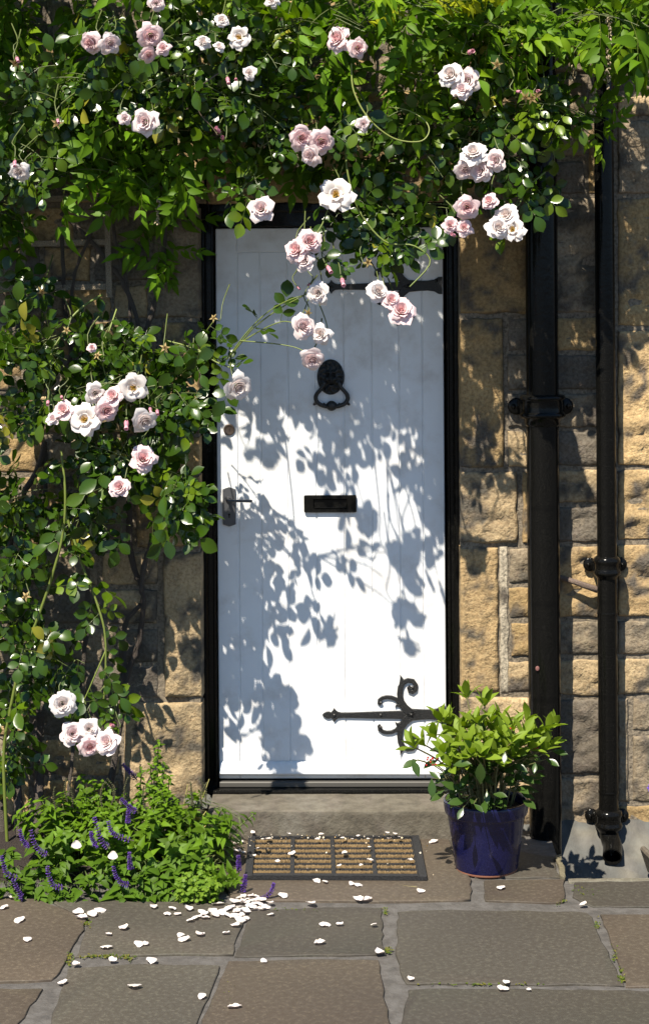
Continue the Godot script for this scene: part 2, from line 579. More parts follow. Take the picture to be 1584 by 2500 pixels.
# ---------- paving ----------
func slab(parent: Node, called: String, corners: Array, top: float, thick: float, tint: Color, m: Material, bev := 0.004, tilt := 0.002) -> MeshInstance3D:
	var mb := MB.new()
	var ring := PackedVector2Array()
	var n := corners.size()
	var off := rv() * 20
	for k in n:
		var a: Vector2 = corners[k]
		var b: Vector2 = corners[(k + 1) % n]
		var steps := maxi(2, int(a.distance_to(b) / 0.04))
		for s in steps:
			var q := a.lerp(b, float(s) / steps)
			q += Vector2(wide.get_noise_3d(q.x * 14, q.y * 14, off.x), wide.get_noise_3d(q.x * 14, q.y * 14, off.y)) * 0.008
			ring.append(q)
	var mid := Vector2.ZERO
	for q in ring:
		mid += q
	mid /= ring.size()
	var slope := Vector2(rf(-1, 1), rf(-1, 1)) * tilt
	var hgt := func(q: Vector2) -> float:
		return top + slope.dot(q - mid) + wide.get_noise_2d(q.x * 5 + off.x, q.y * 5) * 0.0025
	var m1 := ring.size()
	var idx := []
	for lev in 3:
		for q in ring:
			var p := q
			if lev == 2:
				p = q + (mid - q).normalized() * bev
			mb.col = tint * (0.85 + 0.3 * (0.5 + wide.get_noise_2d(p.x * 3 + off.z, p.y * 3)))
			mb.pt(Vector3(p.x, [top - thick, hgt.call(p) - bev * 0.7, hgt.call(p)][lev], p.y))
	var cw := Geometry2D.is_polygon_clockwise(ring)
	for lev in 2:
		for k in m1:
			var k2 := (k + 1) % m1
			if not cw:
				mb.quad(lev * m1 + k, lev * m1 + k2, (lev + 1) * m1 + k2, (lev + 1) * m1 + k)
			else:
				mb.quad(lev * m1 + k, (lev + 1) * m1 + k, (lev + 1) * m1 + k2, lev * m1 + k2)
	var inner := PackedVector2Array()
	for k in m1:
		var q := mb.v[2 * m1 + k]
		inner.append(Vector2(q.x, q.z))
	var tr := Geometry2D.triangulate_polygon(inner)
	for k in range(0, tr.size(), 3):
		var a := tr[k]
		var b := tr[k + 1]
		var d := tr[k + 2]
		var nn := (mb.v[2 * m1 + d] - mb.v[2 * m1 + a]).cross(mb.v[2 * m1 + b] - mb.v[2 * m1 + a])
		if nn.y < 0:
			var sw := b
			b = d
			d = sw
		mb.tri(2 * m1 + a, 2 * m1 + b, 2 * m1 + d)
	return part(called, mb, m, parent)

func ground_poly(px: Array) -> Array:
	var out := []
	for q in px:
		var g := G(q[0], q[1])
		out.append(Vector2(g.x, g.z))
	return out

func build_paving() -> void:
	# the lane: mortar bed, with room left for the sunk gully at the wall
	var mb := MB.new()
	mb.col = Color(0.105, 0.098, 0.088)
	var gz := G(1450, 2149).z
	var gx := G(1379, 2149).x
	var y := -0.0035
	var sheet := func(x0, x1, za, zb):
		var nx := maxi(2, int((x1 - x0) / 0.12))
		var nz := maxi(2, int((zb - za) / 0.12))
		nx = mini(nx, 40)
		nz = mini(nz, 40)
		var g := PackedVector3Array()
		for j in nz + 1:
			for i in nx + 1:
				var p := Vector3(lerpf(x0, x1, float(i) / nx), 0, lerpf(za, zb, float(j) / nz))
				p.y = y + wide.get_noise_2d(p.x * 6, p.z * 6) * 0.002
				g.append(p)
		mb.grid(g, nx + 1, nz + 1)
	sheet.call(-2.4, gx, 0.0, gz)
	sheet.call(-2.4, 2.4, gz, 3.6)
	var ground := structure(part("paving_mortar", mb, M.concrete, self))
	var far_ground := MB.new()
	far_ground.col = Color(0.09, 0.08, 0.07)
	for q in [[-60.0, -2.4, 0.0, 3.6], [2.4, 60.0, 0.0, 3.6], [-60.0, 60.0, 3.6, 60.0]]:
		far_ground.face([Vector3(q[0], y, q[2]), Vector3(q[1], y, q[2]), Vector3(q[1], y, q[3]), Vector3(q[0], y, q[3])], Vector3(0, -5, 0))
	structure(part("lane", far_ground, M.flag, self))
	var pave := Node3D.new()
	pave.name = "flagstone_pavement"
	add_child(pave)
	structure(pave)
	var brown := Color(0.098, 0.079, 0.058)
	var greyish := Color(0.086, 0.078, 0.062)
	for f in [
		[[[470, 2050], [1092, 2046], [1150, 2150], [1150, 2199], [900, 2204], [645, 2199], [560, 2190]], brown],
		[[[1092, 2050], [1215, 2068], [1352, 2095], [1366, 2143], [1158, 2143]], greyish],
		[[[1180, 2149], [1376, 2149], [1379, 2196], [1370, 2206], [1182, 2201]], brown],
		[[[1398, 2155], [1640, 2147], [1660, 2214], [1446, 2214], [1400, 2190]], greyish],
		[[[612, 2226], [760, 2216], [931, 2216], [938, 2331], [760, 2334], [574, 2335], [606, 2246]], greyish],
		[[[972, 2226], [1100, 2222], [1434, 2228], [1452, 2262], [1522, 2406], [1240, 2404], [992, 2402], [965, 2340]], greyish],
		[[[1466, 2236], [1750, 2230], [1800, 2412], [1530, 2410]], brown],
		[[[-140, 2195], [90, 2195], [216, 2246], [146, 2376], [126, 2394], [-60, 2402], [-180, 2402]], brown],
		[[[110, 2195], [300, 2200], [560, 2206], [598, 2238], [568, 2332], [400, 2332], [186, 2336], [222, 2250]], greyish],
		[[[168, 2364], [350, 2352], [538, 2360], [516, 2420], [488, 2484], [440, 2620], [80, 2620]], greyish],
		[[[558, 2350], [760, 2344], [922, 2346], [938, 2420], [954, 2500], [960, 2620], [470, 2620], [500, 2476]], brown],
		[[[998, 2415], [1240, 2414], [1530, 2418], [1640, 2422], [1720, 2620], [985, 2620], [976, 2500]], greyish],
		[[[-200, 2412], [108, 2414], [46, 2500], [-20, 2620], [-260, 2620]], brown],
		[[[1660, 2424], [1820, 2420], [1920, 2620], [1745, 2620]], brown]]:
		slab(pave, "flagstone", ground_poly(f[0]), rf(0.0015, 0.0045), 0.05, f[1] * rf(0.78, 1.2), M.flag)
	# flags on towards the viewer, outside the picture
	for k in 6:
		slab(pave, "flagstone", [Vector2(-2.0 + k * 0.68, 2.06), Vector2(-1.36 + k * 0.68, 2.06), Vector2(-1.36 + k * 0.68, 2.8), Vector2(-2.0 + k * 0.68, 2.8)], 0.002, 0.05, brown * rf(0.9, 1.1), M.flag)
	# kerb stone that edges the gully, with lichen on it
	slab(pave, "kerb_stone", ground_poly([[1353, 2096], [1372, 2092], [1381, 2150], [1368, 2146]]), 0.012, 0.16, Color(0.22, 0.20, 0.13), M.flag, 0.006)
	slab(pave, "kerb_edge", ground_poly([[1384, 2149], [1640, 2144], [1640, 2151], [1386, 2156]]), 0.004, 0.14, Color(0.20, 0.19, 0.15), M.flag, 0.003)
	# the gully: smeared concrete that falls from the wall to a low floor
	var hb := MB.new()
	var g := PackedVector3Array()
	var cols := PackedColorArray()
	var nu := 40
	var nv := 26
	var x0 := gx - 0.12
	for j in nv:
		for i in nu:
			var x := lerpf(x0, 2.4, float(i) / (nu - 1))
			var t := float(j) / (nv - 1)
			var z := lerpf(WALL - 0.01, gz + 0.02, t)
			var wob := wide.get_noise_2d(x * 7, z * 7)
			var yy := lerpf(0.03, -0.14, clampf(t / 0.32, 0, 1)) + wob * 0.012 + rough.get_noise_2d(x * 20, z * 20) * 0.005
			g.append(Vector3(x, yy, z))
			cols.append(Color(0.105, 0.103, 0.097).lerp(Color(0.17, 0.158, 0.13), smoothstep(0.0, 0.5, wob)))
	hb.grid(g, nu, nv, false, cols)
	structure(part("gully_floor", hb, M.concrete, self))
	# broken slate and stone lying in the gully
	var rx := S(1552, 2070, 0.33)
	var o := MB.new()
	o.col = Color(0.15, 0.13, 0.105)
	o.box(Vector3(rx.x + 0.045, -0.05, 0.40), Vector3(0.02, 0.10, 0.12), 0.006, Basis.from_euler(Vector3(0.1, 0.25, 0.35)))
	tag(part("stone_shard", o, M.flag, self), "thin stone shard leaning in the gully right of the drain outlet", "stone")
	# planting pocket
	var sb := MB.new()
	var sg := PackedVector3Array()
	for j in 14:
		for i in 22:
			var p := Vector3(lerpf(-2.2, -0.42, i / 21.0), 0, lerpf(WALL - 0.01, 0.80, j / 13.0))
			p.x -= 0.08 * smoothstep(0.5, 0.8, p.z) * (i / 21.0)
			var edge := minf(minf(i, 21 - i) / 3.0, (13 - j) / 3.0)
			p.y = lerpf(-0.03, 0.022, clampf(edge, 0, 1)) + rough.get_noise_2d(p.x * 18, p.z * 18) * 0.015
			sg.append(p)
	sb.col = Color(0.05, 0.035, 0.024)
	sb.grid(sg, 22, 14)
	structure(part("soil", sb, M.soil, self))

# ---------- the door ----------
func build_door() -> void:
	var xl := S(530.5, 1230, 0).x
	var xr := S(1085, 1230, 0).x
	var yt := S(808, 556, 0).y
	var yb := S(808, 1903, 0).y
	var X := func(px): return S(px, 1230, 0).x
	# frame
	var fr := thing("door_frame", "black painted timber door frame round the white door", "door frame")
	var fl := S(478, 1230, 0.06).x
	var frr := S(1130, 1230, 0.06).x
	var ft := yt + 0.115
	for s in [[fl, xl - 0.003, 1], [xr + 0.008, frr, -1]]:
		var mb := MB.new()
		var w: float = s[1] - s[0]
		mb.box(Vector3((s[0] + s[1]) / 2, (ft + yb - 0.05) / 2, -0.02), Vector3(w, ft - yb + 0.05, 0.09), 0.004)
		var bx: float = s[0] + w * (0.30 if s[2] > 0 else 0.70)
		mb.box(Vector3(bx, (ft + yb - 0.052) / 2, 0.035), Vector3(w * 0.58, ft - yb + 0.05, 0.03), 0.006)
		mb.box(Vector3(xl - 0.009 if s[2] > 0 else xr + 0.014, (ft + yb) / 2, 0.028), Vector3(0.010, ft - yb, 0.012), 0.003)
		part("post", mb, M.black, fr)
	var hd := MB.new()
	hd.box(Vector3((xl + xr) / 2, yt + 0.002 + 0.056, -0.021), Vector3(xr - xl + 0.002, 0.11, 0.088), 0.004)
	hd.box(Vector3((xl + xr) / 2, yt + 0.085, 0.034), Vector3(xr - xl + 0.03, 0.06, 0.028), 0.006)
	part("head", hd, M.black, fr)
	# door leaf
	var door := thing("plank_door", "white painted plank door dappled with leaf shadow", "door")
	var gl: Array = [583, 638, 705, 773, 841, 909, 976, 1033]
	var back := MB.new()
	back.box(Vector3((xl + xr) / 2, (yt + yb) / 2, -0.0285), Vector3(xr - xl - 0.004, yt - yb - 0.004, 0.048), 0.002)
	part("core", back, M.paint, door)
	var yr := S(808, 614, 0).y
	var yk := S(808, 1866, 0).y
	var board := func(called, x0, x1, y0, y1, zz := 0.0, bv := 0.0026):
		var mb := MB.new()
		mb.box(Vector3((x0 + x1) / 2, (y0 + y1) / 2, -0.008 + zz / 2), Vector3(x1 - x0, y1 - y0, 0.016 + zz), bv)
		return part(called, mb, M.paint, door)
	board.call("stile", xl, X.call(582), yb + 0.004, yt)
	board.call("stile", X.call(1034), xr, yb + 0.004, yt)
	board.call("rail", X.call(582) + 0.0008, X.call(1034) - 0.0008, yr, yt)
	for k in gl.size() - 1:
		board.call("plank", X.call(gl[k]) + 0.0011, X.call(gl[k + 1]) - 0.0011, yk, yr - 0.0012, -0.001 + rf(-0.0006, 0.0006))
	board.call("bottom_rail", X.call(582) + 0.0008, X.call(1034) - 0.0008, yb + 0.004, yk - 0.001, 0.001)
	var wb := MB.new()       # sloping weather bar
	var wx := PackedVector3Array()
	for q in [[yk + 0.012, 0.001], [yk + 0.006, 0.010], [yb + 0.030, 0.021], [yb + 0.022, 0.021], [yb + 0.018, 0.008]]:
		wx.append(Vector3(xl + 0.004, q[0], q[1]))
		wx.append(Vector3(xr - 0.004, q[0], q[1]))
	wb.grid(wx, 2, 5)
	part("weather_bar", wb, M.paint, door)
	# hinges
	for cy in [700.0, 1745.0]:
		var at := func(x, y): # from the enlarged view of the lower hinge
			var p := S(770 + x * 0.2228, 1745 + (y - 562) * 0.2228, 0)
			return Vector2(p.x, p.y + S(808, cy, 0).y - S(808, 1745, 0).y)
		var u := 0.2228 * 6.7 / F
		var h := MB.new()
		var rib := func(pts, ws, z1):
			var p := []
			var w := []
			for q in pts:
				p.append(at.call(q[0], q[1]))
			for q in ws:
				w.append(q * u)
			h.ribbon(p, w, 0.0005, z1)
		rib.call([[76, 562], [90, 562], [120, 563], [150, 563], [172, 563], [190, 563], [205, 563], [222, 563], [245, 563], [280, 564], [400, 564], [700, 562], [960, 560], [1060, 558], [1180, 556], [1260, 555], [1330, 554], [1380, 554], [1418, 554]], [8, 40, 76, 78, 62, 100, 156, 110, 74, 60, 62, 80, 92, 130, 112, 110, 130, 188, 190], 0.0060)
		for s in [1, -1]:
			var my := func(y): return y if s > 0 else 1120 - y
			rib.call([[1090, my.call(556)], [1030, my.call(535)], [975, my.call(480)], [936, my.call(410)], [922, my.call(335)], [930, my.call(260)], [960, my.call(205)], [1010, my.call(182)], [1065, my.call(190)], [1097, my.call(235)], [1092, my.call(285)], [1060, my.call(312)], [1030, my.call(300)], [1020, my.call(268)], [1042, my.call(248)]], [100, 95, 80, 66, 62, 62, 58, 50, 48, 48, 48, 46, 44, 42, 40], 0.0072)
			rib.call([[945, my.call(220)], [945, my.call(180)], [936, my.call(150)], [926, my.call(124)]], [58, 46, 22, 4], 0.0066)
			rib.call([[915, my.call(425)], [880, my.call(390)], [830, my.call(370)], [780, my.call(366)], [735, my.call(375)], [703, my.call(400)], [700, my.call(430)], [716, my.call(440)]], [50, 44, 42, 40, 42, 46, 50, 52], 0.0066)
			rib.call([[960, my.call(480)], [925, my.call(462)], [890, my.call(455)], [872, my.call(478)]], [40, 34, 30, 5], 0.0058)
		var hinge := part("hinge", h, M.iron, door)
		for q in [[205, 562], [712, 560], [1048, 556], [1355, 500], [714, 426], [714, 694], [1060, 262], [1060, 858]]:
			var b := MB.new()
			var p: Vector2 = at.call(q[0], q[1])
			b.lathe(Vector3(p.x, p.y, 0.006), [Vector2(0.0062, 0), Vector2(0.0055, 0.003), Vector2(0.0001, 0.0062)], 6, Basis(Vector3(1, 0, 0), PI / 2))
			part("bolt", b, M.iron, hinge)
	# lion-mask knocker
	var kc := S(807, 920.5, 0)
	var kb := MB.new()
	var g := PackedVector3Array()
	var n := 49
	var kw := 0.0495
	var kh := 0.0645
	for j in n:
		for i in n:
			var a := TAU * i / (n - 1)
			var r := float(j) / (n - 1)
			var x := cos(a) * r
			var y := sin(a) * r
			var dome := sqrt(maxf(0.0, 1.0 - r * r * 0.97))
			var z := 0.004 + 0.011 * dome
			z += 0.0042 * smoothstep(0.42, 0.6, r) * sin(a * 15 + 7 * r + 1.4 * sin(a * 5)) * smoothstep(1.0, 0.88, r)   # mane
			z += 0.0030 * smoothstep(0.55, 0.75, r) * sin(a * 11 - r * 18)
			z += 0.021 * exp(-(pow(x / 0.19, 2) + pow((y + 0.14) / 0.22, 2)))       # muzzle
			z += 0.009 * exp(-(pow(x / 0.11, 2) + pow((y - 0.2) / 0.3, 2)))          # bridge of the nose
			z += 0.010 * exp(-(pow((absf(x) - 0.25) / 0.15, 2) + pow((y - 0.29) / 0.07, 2)))   # brows
			z -= 0.011 * exp(-(pow((absf(x) - 0.23) / 0.10, 2) + pow((y - 0.14) / 0.06, 2)))   # eye sockets
			z += 0.004 * exp(-(pow((absf(x) - 0.23) / 0.04, 2) + pow((y - 0.14) / 0.03, 2)))   # eyes
			z += 0.008 * exp(-(pow((absf(x) - 0.32) / 0.12, 2) + pow((y + 0.10) / 0.16, 2)))   # cheeks
			z -= 0.013 * exp(-(pow(x / 0.22, 2) + pow((y + 0.40) / 0.04, 2)))         # mouth
			z += 0.0045 * smoothstep(-0.48, -0.6, y) * sin(x * 32)                      # beard
			if j == n - 1:
				z = 0.0
			g.append(Vector3(kc.x + x * kw, kc.y + y * kh, z))
	kb.grid(g, n, n, true)
	var kn := part("knocker", kb, M.iron, door)
	var rb := MB.new()
	var rc := S(809, 978, 0)
	var rp := PackedVector3Array()
	var rr := PackedFloat32Array()
	var half := [[560, 700, 0.027], [528, 775, 0.027], [470, 850, 0.024], [408, 925, 0.02], [388, 1005, 0.017], [425, 1085, 0.016], [520, 1140, 0.016], [685, 1165, 0.0165]]
	var ctl := []
	for q in half:
		ctl.append(S(720 + q[0] * 0.1311, 840 + q[1] * 0.1311, 0) + Vector3(0, 0, q[2]))
	for k in range(half.size() - 2, -1, -1):
		ctl.append(S(720 + (1370 - half[k][0]) * 0.1311, 840 + half[k][1] * 0.1311, 0) + Vector3(0, 0, half[k][2]))
	rp = smooth_path(ctl, 40)
	for k in 41:
		rr.append(0.0068 + 0.0012 * sin(k / 40.0 * PI))
	rb.tube(rp, rr, 8)
	rb.ball(S(809.5, 990, 0) + Vector3(0, 0, 0.0165), Vector3(0.0205, 0.0185, 0.016), 14)
	for s in [-1, 1]:
		rb.ball(S(809.5 + s * 18.5, 989, 0) + Vector3(0, 0, 0.015), Vector3(0.0055, 0.010, 0.010), 8)
		rb.ball(S(809.5 + s * 40, 985, 0) + Vector3(0, 0, 0.014), Vector3(0.009, 0.0055, 0.006), 8, Basis(Vector3(0, 0, 1), s * -0.6))
	part("ring", rb, M.iron, kn)
	# letter plate
	var lc := S(806, 1229.5, 0)
	var lp := MB.new()
	var lw := 0.190
	var lh := 0.063
	for s in [-1, 1]:
		lp.box(lc + Vector3(0, s * (lh / 2 - 0.0085), 0.006), Vector3(lw, 0.017, 0.012), 0.004)
		lp.box(lc + Vector3(s * (lw / 2 - 0.0185), 0, 0.0057), Vector3(0.037, lh - 0.004, 0.0115), 0.004)
	lp.box(lc + Vector3(0, -lh / 2 + 0.018, 0.0085), Vector3(lw * 0.62, 0.003, 0.013), 0.0012)
	var plate := part("letter_plate", lp, M.black, door)
	var fp := MB.new()
	fp.box(lc + Vector3(0, 0.001, 0.003), Vector3(lw - 0.07, lh - 0.032, 0.004), 0.0015)
	part("flap", fp, M.black, plate)
	# rim lock
	var kl := S(560, 1049, 0)
	var cb := MB.new()
	cb.lathe(kl, [Vector2(0.0208, -0.002), Vector2(0.0208, 0.0045), Vector2(0.019, 0.006), Vector2(0.0145, 0.0062), Vector2(0.0140, 0.0045), Vector2(0.0001, 0.0045)], 28, Basis(Vector3(1, 0, 0), PI / 2))
	var lock := part("cylinder_lock", cb, M.bronze, door)
	var ks := MB.new()
	ks.box(kl + Vector3(0.001, -0.001, 0.0050), Vector3(0.0022, 0.011, 0.001), 0.0003)
	part("keyway", ks, M.hole, lock)
	# lever handle
	var hp := S(560, 1237, 0)
	var hm := MB.new()
	var pw := 0.0235
	var ph := 0.0715
	var top := []
	var ol := [[-pw, -ph + 0.008], [-pw * 0.55, -ph + 0.004], [0, -ph], [pw * 0.55, -ph + 0.004], [pw, -ph + 0.008], [pw, ph - 0.008], [pw * 0.55, ph - 0.004], [0, ph], [-pw * 0.55, ph - 0.004], [-pw, ph - 0.008]]
	for q in ol:
		top.append(hp + Vector3(q[0], q[1], 0.0065))
	hm.face(top, hp - Vector3(0, 0, 1))
	for k in ol.size():
		var a: Vector3 = top[k]
		var b: Vector3 = top[(k + 1) % ol.size()]
		hm.face([a, b, Vector3(b.x, b.y, -0.001), Vector3(a.x, a.y, -0.001)], hp)
	var hpl := part("handle", hm, M.pewter, door)
	var ly := S(560, 1219, 0).y
	var lv := MB.new()
	lv.lathe(Vector3(hp.x - 0.002, ly, 0.006), [Vector2(0.0105, 0), Vector2(0.0095, 0.006), Vector2(0.0062, 0.010), Vector2(0.0062, 0.044)], 14, Basis(Vector3(1, 0, 0), PI / 2))
	lv.tube(smooth_path([Vector3(hp.x - 0.006, ly, 0.047), Vector3(hp.x + 0.02, ly, 0.049), Vector3(hp.x + 0.055, ly - 0.001, 0.047), Vector3(hp.x + 0.086, ly - 0.002, 0.043)], 10), PackedFloat32Array([0.0068, 0.0066, 0.0058, 0.0052, 0.005, 0.005, 0.005, 0.0051, 0.0054, 0.0056, 0.005]), 10)
	part("lever", lv, M.pewter, hpl)
	var kh2 := MB.new()
	kh2.ball(hp + Vector3(0, -0.028, 0.0066), Vector3(0.0042, 0.0042, 0.0006), 10)
	kh2.box(hp + Vector3(0, -0.0345, 0.0066), Vector3(0.0038, 0.012, 0.001), 0.0002)
	part("keyhole", kh2, M.hole, hpl)
	for q in [[-1, 1], [1, 1], [-1, -1], [1, -1]]:
		var sc := MB.new()
		sc.ball(hp + Vector3(q[0] * 0.0175, q[1] * 0.060, 0.0065), Vector3(0.0028, 0.0028, 0.0012), 8)
		part("screw", sc, M.pewter, hpl)
	# threshold
	var th := thing("threshold", "black timber sill with a grey weather strip under the door", "threshold")
	var tb := MB.new()
	var y1 := yb - 0.0275
	var y2 := S(808, 1940, 0.1).y
	tb.box(Vector3((xl + xr) / 2, (y1 + y2) / 2 - 0.02, 0.005), Vector3(xr - xl + 0.11, y1 - y2 + 0.05, 0.12), 0.006)
	tb.box(Vector3((xl + xr) / 2 + 0.01, (y1 + y2) / 2 - 0.027, 0.012), Vector3(xr - xl + 0.012, y1 - y2 + 0.028, 0.135), 0.005)
	part("sill", tb, M.black, th)
	var ws := MB.new()
	ws.box(Vector3((xl + xr) / 2, yb - 0.0125, 0.008), Vector3(xr - xl - 0.004, 0.020, 0.034), 0.003)
	ws.box(Vector3((xl + xr) / 2, yb - 0.026, 0.014), Vector3(xr - xl - 0.006, 0.006, 0.042), 0.002)
	part("weather_strip", ws, M.wood_grey, th)
	# cable that drops beside the frame
	var cmb := MB.new()
	cmb.tube(smooth_path([D(482, 380, 0.15), D(483, 420, 0.15), D(486, 462, 0.142), D(491, 490, 0.10), D(489, 505, 0.06)], 16), PackedFloat32Array([0.004]), 6)
	tag(part("cable", cmb, M.black, self), "thin black cable hanging over the lintel at the frame's top left", "cable")

# ---------- pipes ----------
func build_pipes() -> void:
	# wide soil pipe
	var wide_pipe := thing("drainpipe", "wide black cast iron drainpipe behind the blue pot", "drainpipe", Vector3.ZERO, "black iron drainpipes")
	var z := WALL + 0.092
	var p := S(1323.5, 1000, z)
	var r := 0.0567
	var mb := MB.new()
	mb.lathe(Vector3(p.x, 0, z), [Vector2(r * 0.9, -0.12), Vector2(r, -0.12), Vector2(r, 3.6)], 32)
	part("pipe", mb, M.black, wide_pipe)
	var chip := MB.new()
	chip.col = Color(0.20, 0.09, 0.075)
	chip.ball(S(1311, 1632, z + r - 0.0012), Vector3(0.0075, 0.009, 0.0022), 9)
	part("paint_chip", chip, M.plain, wide_pipe)
	var yy := func(py): return S(1323, py, z).y
	var cb := MB.new()
	var k := 6.5 / F
	cb.lathe(Vector3(p.x, 0, z), [Vector2(r + 0.0005, yy.call(1040)), Vector2(r + 0.006, yy.call(1035)), Vector2(r + 0.009, yy.call(1022)), Vector2(r + 0.022, yy.call(1018)), Vector2(r + 0.025, yy.call(1012)), Vector2(r + 0.021, yy.call(1006)), Vector2(r + 0.015, yy.call(1004)), Vector2(r + 0.015, yy.call(978)), Vector2(r + 0.021, yy.call(975)), Vector2(r + 0.024, yy.call(970)), Vector2(r + 0.021, yy.call(965)), Vector2(r + 0.010, yy.call(963)), Vector2(r + 0.001, yy.call(964))], 32)
	var col := part("socket_collar", cb, M.black, wide_pipe)
	for s in [-1, 1]:
		var e := MB.new()
		e.ball(Vector3(p.x + s * 0.086, yy.call(995), WALL + 0.020), Vector3(0.030, 0.030, 0.011), 18)
		e.ball(Vector3(p.x + s * 0.096, yy.call(995), WALL + 0.028), Vector3(0.009, 0.010, 0.008), 8)
		e.box(Vector3(p.x + s * 0.070, yy.call(995), WALL + 0.055), Vector3(0.014, 0.050, 0.06), 0.004)
		part("ear", e, M.black, col)
	# narrow rainwater pipe
	var thin := thing("drainpipe", "narrow black rainwater pipe with an open shoe over the gully", "drainpipe", Vector3.ZERO, "black iron drainpipes")
	z = WALL + 0.066
	p = S(1480.5, 1400, z)
	r = 0.0345
	var y3 := func(py): return S(1480, py, z).y
	var a := MB.new()
	a.lathe(Vector3(p.x, 0, z), [Vector2(r, y3.call(2005)), Vector2(r, y3.call(1936)), Vector2(r + 0.0015, y3.call(1935)), Vector2(r + 0.0015, y3.call(1930)), Vector2(r, y3.call(1929)), Vector2(r, y3.call(1500)), Vector2(r + 0.0012, y3.call(1499)), Vector2(r + 0.0012, y3.call(1494)), Vector2(r, y3.call(1493)), Vector2(r, 3.6)], 28)
	part("pipe", a, M.black, thin)
	for q in [[1384, 0.0], [2002, 0.0]]:
		var c := MB.new()
		var at := func(dy): return y3.call(q[0] + dy)
		c.lathe(Vector3(p.x, 0, z), [Vector2(r + 0.001, at.call(28)), Vector2(r + 0.006, at.call(22)), Vector2(r + 0.013, at.call(17)), Vector2(r + 0.014, at.call(11)), Vector2(r + 0.010, at.call(6)), Vector2(r + 0.0085, at.call(4)), Vector2(r + 0.0085, at.call(-8)), Vector2(r + 0.012, at.call(-11)), Vector2(r + 0.013, at.call(-17)), Vector2(r + 0.010, at.call(-22)), Vector2(r + 0.004, at.call(-26)), Vector2(r + 0.0005, at.call(-27))], 28)
		var pc := part("socket_collar", c, M.black, thin)
		for s in [-1, 1]:
			var e := MB.new()
			e.ball(Vector3(p.x + s * 0.054, at.call(-1), WALL + 0.016), Vector3(0.024, 0.025, 0.010), 16)
			e.ball(Vector3(p.x + s * 0.060, at.call(-1), WALL + 0.024), Vector3(0.008, 0.009, 0.007), 8)
			e.ball(Vector3(p.x + s * 0.060, at.call(-1), WALL + 0.030), Vector3(0.005, 0.005, 0.004), 8)
			e.box(Vector3(p.x + s * 0.044, at.call(-1), WALL + 0.04), Vector3(0.010, 0.038, 0.046), 0.003)
			part("ear", e, M.black, pc)
	# shoe: bends out from the wall and opens
	var sh := MB.new()
	var m := S(1493.5, 2092, z + 0.085)
	var path := smooth_path([Vector3(p.x, y3.call(2016), z), Vector3(p.x + 0.002, y3.call(2040), z + 0.004), Vector3(p.x + 0.008, lerpf(y3.call(2040), m.y, 0.55), z + 0.035), Vector3(m.x, m.y, m.z)], 12)
	sh.tube(path, PackedFloat32Array([r * 0.98]), 24, false)
	var d := (path[12] - path[11]).normalized()
	var inn := PackedVector3Array([path[12], path[11], path[10], path[9], path[8], path[7]])
	sh.tube(inn, PackedFloat32Array([r * 0.84]), 24, false)
	var bs := frame_of(d, Vector3(0, 1, 0))
	sh.lathe(path[12], [Vector2(r * 0.84, 0.0), Vector2(r * 0.9, 0.002), Vector2(r * 0.98, 0.0)], 24, bs)
	part("shoe", sh, M.black, thin)
	# dead vine end poking out between the pipes
	var st := MB.new()
	st.col = Color(0.30, 0.22, 0.18)
	st.tube(smooth_path([S(1362, 1408, 0.135), S(1400, 1420, 0.165), S(1440, 1434, 0.175), S(1475, 1446, 0.15)], 12), taper(13, 0.0085, 0.0125), 9)
	tag(part("vine_stub", st, M.bark, self), "cut woody vine stub crossing the wall between the two pipes", "vine")

